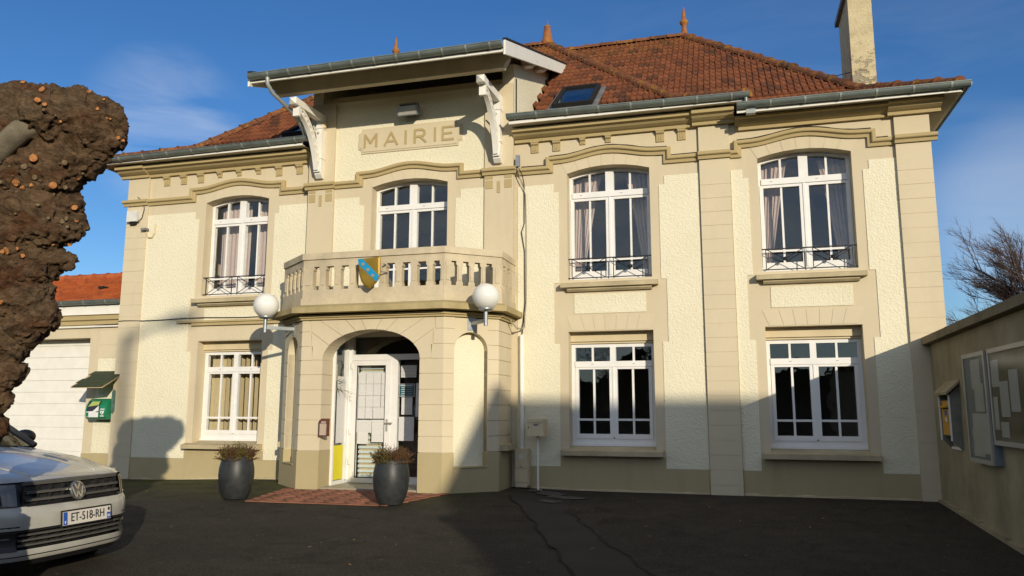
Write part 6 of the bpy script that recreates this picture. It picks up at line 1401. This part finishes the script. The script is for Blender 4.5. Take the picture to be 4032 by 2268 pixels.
# number plate: slightly tilted flat plate
PLC = Vector(cpt(XF+px(.315)+.014, 0, .315)); pw, ph = .515, .108
def ppt(a, b, d): return (PLC.x+d-.10*b, PLC.y+.075+a, PLC.z+b)
def pbox(a0, a1, b0, b1, d0, d1, mat, nm, par):
    m = MB(); m.add([ppt(a, b, d) for d in (d0, d1) for a, b in ((a0, b0), (a1, b0), (a1, b1), (a0, b1))], [(0, 3, 2, 1), (4, 5, 6, 7), (0, 1, 5, 4), (1, 2, 6, 5), (2, 3, 7, 6), (3, 0, 4, 7)]); return m.build(nm, MT[mat], par)
plt = pbox(-pw/2-.012, pw/2+.012, -ph/2-.012, ph/2+.012, -.01, 0, 'black_plastic', 'number_plate', car)
pbox(-pw/2, pw/2, -ph/2, ph/2, .0005, .003, 'plate', 'plate_face', plt); pbox(-pw/2+.003, -pw/2+.045, -ph/2+.003, ph/2-.003, .0032, .0045, 'blue', 'country_band', plt); pbox(pw/2-.042, pw/2-.003, -ph/2+.003, 0, .0032, .0045, 'blue', 'region_band', plt)
def ptext(body, size, a, b, mat, sx=1.0):
    me = textmesh(body, size, .0015); me.materials.clear(); me.materials.append(MT[mat])
    for v in me.vertices: v.co = Vector(ppt(a+v.co.x*sx, b+v.co.y, .0055+v.co.z))
    link('plate_text', me, plt)
ptext('ET-518-RH', .098, .004, .001, 'plate_text', .82); ptext('F', .034, -pw/2+.024, -.032, 'white_print'); ptext('2A', .030, pw/2-.0225, -.028, 'white_print', .9)
m = MB(); m.add([ppt(pw/2-.0225+.012*math.cos(2*math.pi*k/12), .030+.015*math.sin(2*math.pi*k/12), .0055) for k in range(12)], [tuple(range(12))]); m.build('region_crest', MT['plate_text'], plt)

# ------------------------------------------------------------------ pollard tree
TS = [(-4.092,-7.939,3.094,.209),(-4.18,-7.971,3.142,.214),(-4.025,-7.928,3.142,.155),(-3.994,-7.911,3.094,.123),(-3.971,-7.893,3.023,.091),(-4.348,-8.015,3.115,.254),(-4.554,-8.073,3.115,.267),(-4.788,-8.131,3.061,.294),(-4.202,-7.939,2.904,.182),(-4.386,-7.979,2.824,.241),(-4.139,-7.919,2.891,.128),(-4.084,-7.917,2.97,.139),(-4.593,-8.033,2.798,.254),(-4.852,-8.098,2.744,.321),(-4.451,-7.944,2.494,.254),(-4.324,-7.901,2.454,.155),(-4.632,-7.989,2.454,.294),(-4.892,-8.054,2.401,.348),(-4.281,-7.906,2.56,.102),(-4.259,-7.873,2.388,.08),(-4.295,-7.852,2.198,.08),(-4.385,-7.88,2.217,.102),(-4.539,-7.924,2.216,.209),(-4.72,-7.971,2.19,.294),(-4.574,-7.896,1.978,.182),(-4.717,-7.932,1.952,.227),(-4.457,-7.84,1.841,.107),(-4.583,-7.866,1.78,.155),(-4.702,-7.885,1.688,.182),(-4.841,-7.933,1.74,.241),(-4.719,-7.852,1.45,.128),(-4.795,-7.847,1.291,.12),(-4.868,-7.834,1.08,.128),
      (-4.87,-7.93,.86,.15),(-4.79,-8.07,.62,.17),(-4.73,-8.16,.38,.18),(-4.72,-8.18,.12,.19),(-4.75,-8.18,-.12,.22),(-4.8,-8.18,-.3,.25),(-4.26,-8.16,3.11,.135),(-4.20,-8.08,3.18,.12)]
tree = thing('pollard_tree', 'gnarled pollarded tree with swollen knobbly head and fresh orange saw cuts beside the car', 'tree', (-5.0, -7.8, -.22))
bm = bmesh.new()
for x, y, z, r in TS: bmesh.ops.create_icosphere(bm, subdivisions=3, radius=r*.965, matrix=Matrix.Translation((x, y, z)))
me = bpy.data.meshes.new('trunk'); bm.to_mesh(me); bm.free(); tr_ = bpy.data.objects.new('trunk', me); COL.objects.link(tr_)
rm = tr_.modifiers.new('r', 'REMESH'); rm.mode = 'VOXEL'; rm.voxel_size = .012; rm.use_smooth_shade = True
bpy.context.view_layer.update()
me2 = bpy.data.meshes.new_from_object(tr_.evaluated_get(bpy.context.evaluated_depsgraph_get())); bpy.data.objects.remove(tr_)
nrm = [v.normal.copy() for v in me2.vertices]
for v, n in zip(me2.vertices, nrm):
    p = v.co
    wv = noise.noise_vector(p*6.0)*.11; q = p+wv
    h_ = .024*noise.fractal(p*5.0, 1.0, 2.1, 3)
    h_ += .040*(.28-abs(noise.noise(q*10.0)))+.034*(.26-abs(noise.noise(q*23.0+Vector((7, 1, 3)))))+.018*noise.noise(q*46.0)
    burr = (1-sstep(.0, .16, abs(p.z-2.52)-.16))*.9+.35*sstep(2.9, 3.2, p.z)+.4*(1-sstep(.0, .1, abs(p.z-1.85)-.12))
    c1_ = noise.voronoi(p*15.0)[0]; h_ += burr*(.045*max(0, .55-c1_[0])-.020*max(0, .16-c1_[0])*2)
    v.co = p+n*h_
me2.materials.clear(); me2.materials.append(MT['bark']); me2.polygons.foreach_set('use_smooth', [True]*len(me2.polygons)); me2.update()
trunk = link('trunk', me2, tree)
MB().tube([(-4.75, -8.33, 2.60), (-4.567, -8.262, 2.798), (-4.465, -8.25, 2.886), (-4.363, -8.225, 2.987), (-4.31, -8.17, 3.05), (-4.28, -8.08, 3.10)], [.085, .078, .072, .074, .080, .085], 14).build('limb', MT['limb'], tree, 'all')
ST = [(-4.242,-8.195,3.26,.42,-.71,.57,.0229),(-4.228,-8.236,3.15,.47,-.87,.14,.0229),(-4.186,-8.21,3.129,.64,-.77,.06,.0178),(-4.027,-8.042,3.273,.72,-.33,.61,.028),(-3.946,-8.012,3.246,.51,-.54,.67,.0127),(-3.929,-8.055,3.153,.78,-.56,.28,.0127),(-3.902,-8.022,3.121,.91,-.4,.13,.0153),(-3.892,-7.998,3.102,.96,-.28,.04,.0102),(-4.425,-8.21,2.925,.48,-.51,-.71,.0153),(-4.273,-8.191,2.808,.47,-.88,-.07,.0357),(-4.328,-8.203,2.756,.24,-.93,-.28,.0306),(-4.436,-8.228,2.757,.62,-.77,-.16,.0255),(-4.414,-8.165,2.673,-.12,-.77,-.62,.0306),(-4.372,-8.153,2.615,.31,-.82,.48,.0306),(-4.323,-8.123,2.641,.26,-.6,-.76,.0255),(-4.242,-8.065,2.651,.6,-.36,-.72,.0306),(-4.239,-8.077,2.448,.83,-.52,-.18,.0229),(-4.21,-8.004,2.436,.74,-.67,-.11,.0229),(-4.472,-8.124,2.228,.84,-.52,.13,.0306),(-4.491,-8.153,2.218,.78,-.62,.09,.0255),(-4.431,-8.101,2.243,.52,-.85,.13,.0229),(-4.409,-8.087,2.205,.62,-.78,-.05,.0229),(-4.302,-7.968,2.289,.59,-.09,-.81,.0255),(-4.247,-7.889,2.311,.15,-.2,-.97,.0306),(-4.538,-8.064,1.906,.79,-.58,-.2,.0255),(-4.443,-8.169,3.338,.42,-.36,.83,.0357),(-4.183,-7.93,2.547,.96,-.24,-.13,.0306),(-4.171,-7.921,2.44,.99,-.13,-.09,.0255),(-3.887,-7.923,3.005,.92,-.33,-.2,.0255),(-3.887,-7.887,2.989,.93,.07,-.37,.0204)]
toc = Vector((.5, -.82, .0)).normalized()
from mathutils.bvhtree import BVHTree
bvh = BVHTree.FromPolygons([v.co.copy() for v in me2.vertices], [tuple(p.vertices) for p in me2.polygons])
for k in range(26):
    zc_ = random.choice((2.45, 2.5, 2.6, 2.65, 2.75, 1.9, 2.2, 3.1)); ST.append((random.uniform(-4.75, -4.0), -7.95, zc_+random.uniform(-.06, .06), .3, -.6, random.uniform(-.4, .4), random.uniform(.009, .02)))
for i, (x, y, z, a, b, c_, r) in enumerate(ST):
    p = Vector((x, y, z))-Vector((a, b, c_))*.022; d = (Vector((a, b, c_))*.6+toc*.7+Vector((random.uniform(-.3, .3), 0, random.uniform(-.2, .3)))).normalized(); r *= random.uniform(.42, .92)
    hit = bvh.ray_cast(Vector((x, y, z))+toc*1.2, -toc)
    if hit[0] is None or abs(hit[0].z-z) > .01: continue
    p = hit[0]-toc*.006; d = (hit[1]*.55+toc*.5+Vector((random.uniform(-.3, .3), 0, random.uniform(-.2, .3)))).normalized()
    m = MB(); st_ = link('cut_stub', None, tree) if False else None
    m.tube([p-d*.03, p+d*.022], [r*1.4, r*1.02], 10, False); sb = m.build('stub', MT['bark'], tree, 60)
    e = d.orthogonal().normalized(); f = d.cross(e); sh_ = random.uniform(.008, .03); q = p+d*(sh_-.012); n = 12; tip = p+d*(sh_+.004)
    m = MB(); m.add([tip+(e*math.cos(2*math.pi*k/n)+f*math.sin(2*math.pi*k/n)*random.uniform(.8, 1.05))*r+d*random.uniform(-.003, .003) for k in range(n)]+[q+(e*math.cos(2*math.pi*k/n)+f*math.sin(2*math.pi*k/n))*r*1.02 for k in range(n)], [tuple(range(n))]+[(k, (k+1) % n, n+(k+1) % n, n+k) for k in range(n)])
    m.build('saw_cut', MT['oldcut'] if (i in (10, 11, 16, 17) or (i >= 30 and i % 7)) else MT['cut'], tree)
m = MB()
for k in range(26):
    sx_, sy_, sz_, sr = random.choice(TS[:30]); d = Vector((random.uniform(-.2, 1), random.uniform(-1, .1), random.uniform(-.6, .8))).normalized(); p = Vector((sx_, sy_, sz_))+d*sr; q = p+d*random.uniform(.03, .09)+Vector((0, 0, random.uniform(-.03, .04)))
    MB().tube([p, q], [.004, .0015], 4, False).build('twig', MT['twig'], tree)
# ------------------------------------------------------------------ bare birch beyond the wall
bt = thing('birch_tree', 'bare wind-bent birch with fine reddish twigs beyond the boundary wall', 'tree', (10.4, 18, 0))
bm1, bm2 = MB(), MB()
def grow(p, d, l, r, lev):
    n = 4; pts = [p]; dd = d.copy()
    for i in range(n):
        dd = (dd+Vector((random.uniform(-.14, .10), random.uniform(-.12, .12), random.uniform(-.05, .09)))).normalized(); pts.append(pts[-1]+dd*l/n)
    (bm1 if lev < 2 else bm2).tube(pts, [r*(1-.6*i/n) for i in range(n+1)], 6 if lev < 2 else 3, False)
    if lev >= 4: return
    for k in range((9, 8, 8, 6)[lev]):
        f = random.uniform(.3, 1.0) if lev else random.uniform(.35, 1.0); i = min(n-1, int(f*n)); q = pts[i].lerp(pts[i+1], f*n-i)
        a = Vector((random.uniform(-1, .75), random.uniform(-.8, .8), random.uniform(-.15, .9))).normalized(); nd = (dd*.75+a*.75+Vector((-.28, 0, 0))).normalized()
        grow(q, nd, l*random.uniform(.36, .58), max(.0045, r*.40), lev+1)
grow(Vector((10.4, 18, 0)), Vector((-.10, 0, 1)).normalized(), 4.7, .12, 0)
grow(Vector((10.6, 18.2, 0)), Vector((-.02, 0, 1)).normalized(), 4.9, .12, 0)
bm1.build('trunk', MT['twig'], bt); bm2.build('crown', MT['twig'], bt)

# ------------------------------------------------------------------ behind the viewer: what casts the long shadows and fills the glass
hb = thing('house_across_street', 'plain rendered house with a hipped tiled roof across the street behind the viewer', 'house', (22, -23, 0))
B(12.3, 34, -26, -19.6, -1, 4.6).build('wall', MT['concrete'], hb)
m = MB(); m.prism([(-19.2, 4.5), (-22.8, 7.80), (-26.4, 4.5), (-26.4, 4.6), (-22.8, 7.92), (-19.2, 4.6)], 12.2, 34.5, 'x'); m.build('roof', MT['tile'], hb); MB().prism([(-19.6, 4.0), (-19.6, 4.8), (-22.8, 7.78), (-26, 4.8), (-26, 4.0)], 12.3, 34.3, 'x').build('gable', MT['concrete'], hb)
for x in (13.5, 16, 19, 22.5): B(x, x+1.0, -19.59, -19.5, 1.0, 2.4).build('window', MT['glass'], hb)
sl_ = thing('street_lamp', 'tall grey street lamp with a single arm behind the viewer', 'street lamp', (10.5, -30, -.6))
MB().tube([(10.45, -30, -.6), (10.45, -30, 5), (10.45, -30, 11.2)], [.13, .11, .085], 12).build('pole', MT['galv'], sl_, 60); m = MB(); m.tube([(10.45, -30, 11.0), (10.8, -30.02, 11.25), (11.35, -30.05, 11.4)], .06, 8); m.build('arm', MT['galv'], sl_); m = MB(); m.sphere((11.65, -30.1, 11.45), .36, 12, 8, .32); m.build('lantern', MT['alu'], sl_)
hg = MB(); n_ = 150
def hz(x): return 4.3+4.5*sstep(-12, -24, x)+1.7*noise.fractal(Vector((x*.22, 3.1, 0)), 1.0, 2.0, 4)+1.2*noise.noise(Vector((x*1.1, 9, 0)))
for i in range(n_):
    x0, x1 = -75+i*.75, -75+(i+1)*.75; hg.prism([(x0, -1), (x1, -1), (x1, max(2.4, hz(x1))), (x0, max(2.4, hz(x0)))], -56+2*noise.noise(Vector((x0*.3, 0, 0))), -48+3*noise.noise(Vector((x0*.5, 7, 0))))
kind(hg.build('tree_belt', MT['hedge']), 'stuff')
for xx, lab in ((-14, 'bare tree farthest left of three across the street behind the viewer'), (-8, 'bare tree in the middle of three across the street behind the viewer'), (-3.5, 'bare tree nearest the street lamp across the street behind the viewer')):
    bare = thing('bare_tree', lab, 'tree', (xx, -38, -.6)); bm1, bm2 = MB(), MB()
    grow(Vector((xx, -38, -.6)), Vector((0, 0, 1)), 4.6, .16, 1)
    bm1.build('trunk', MT['twig'], bare); bm2.build('crown', MT['twig'], bare)
bpy.context.view_layer.update()
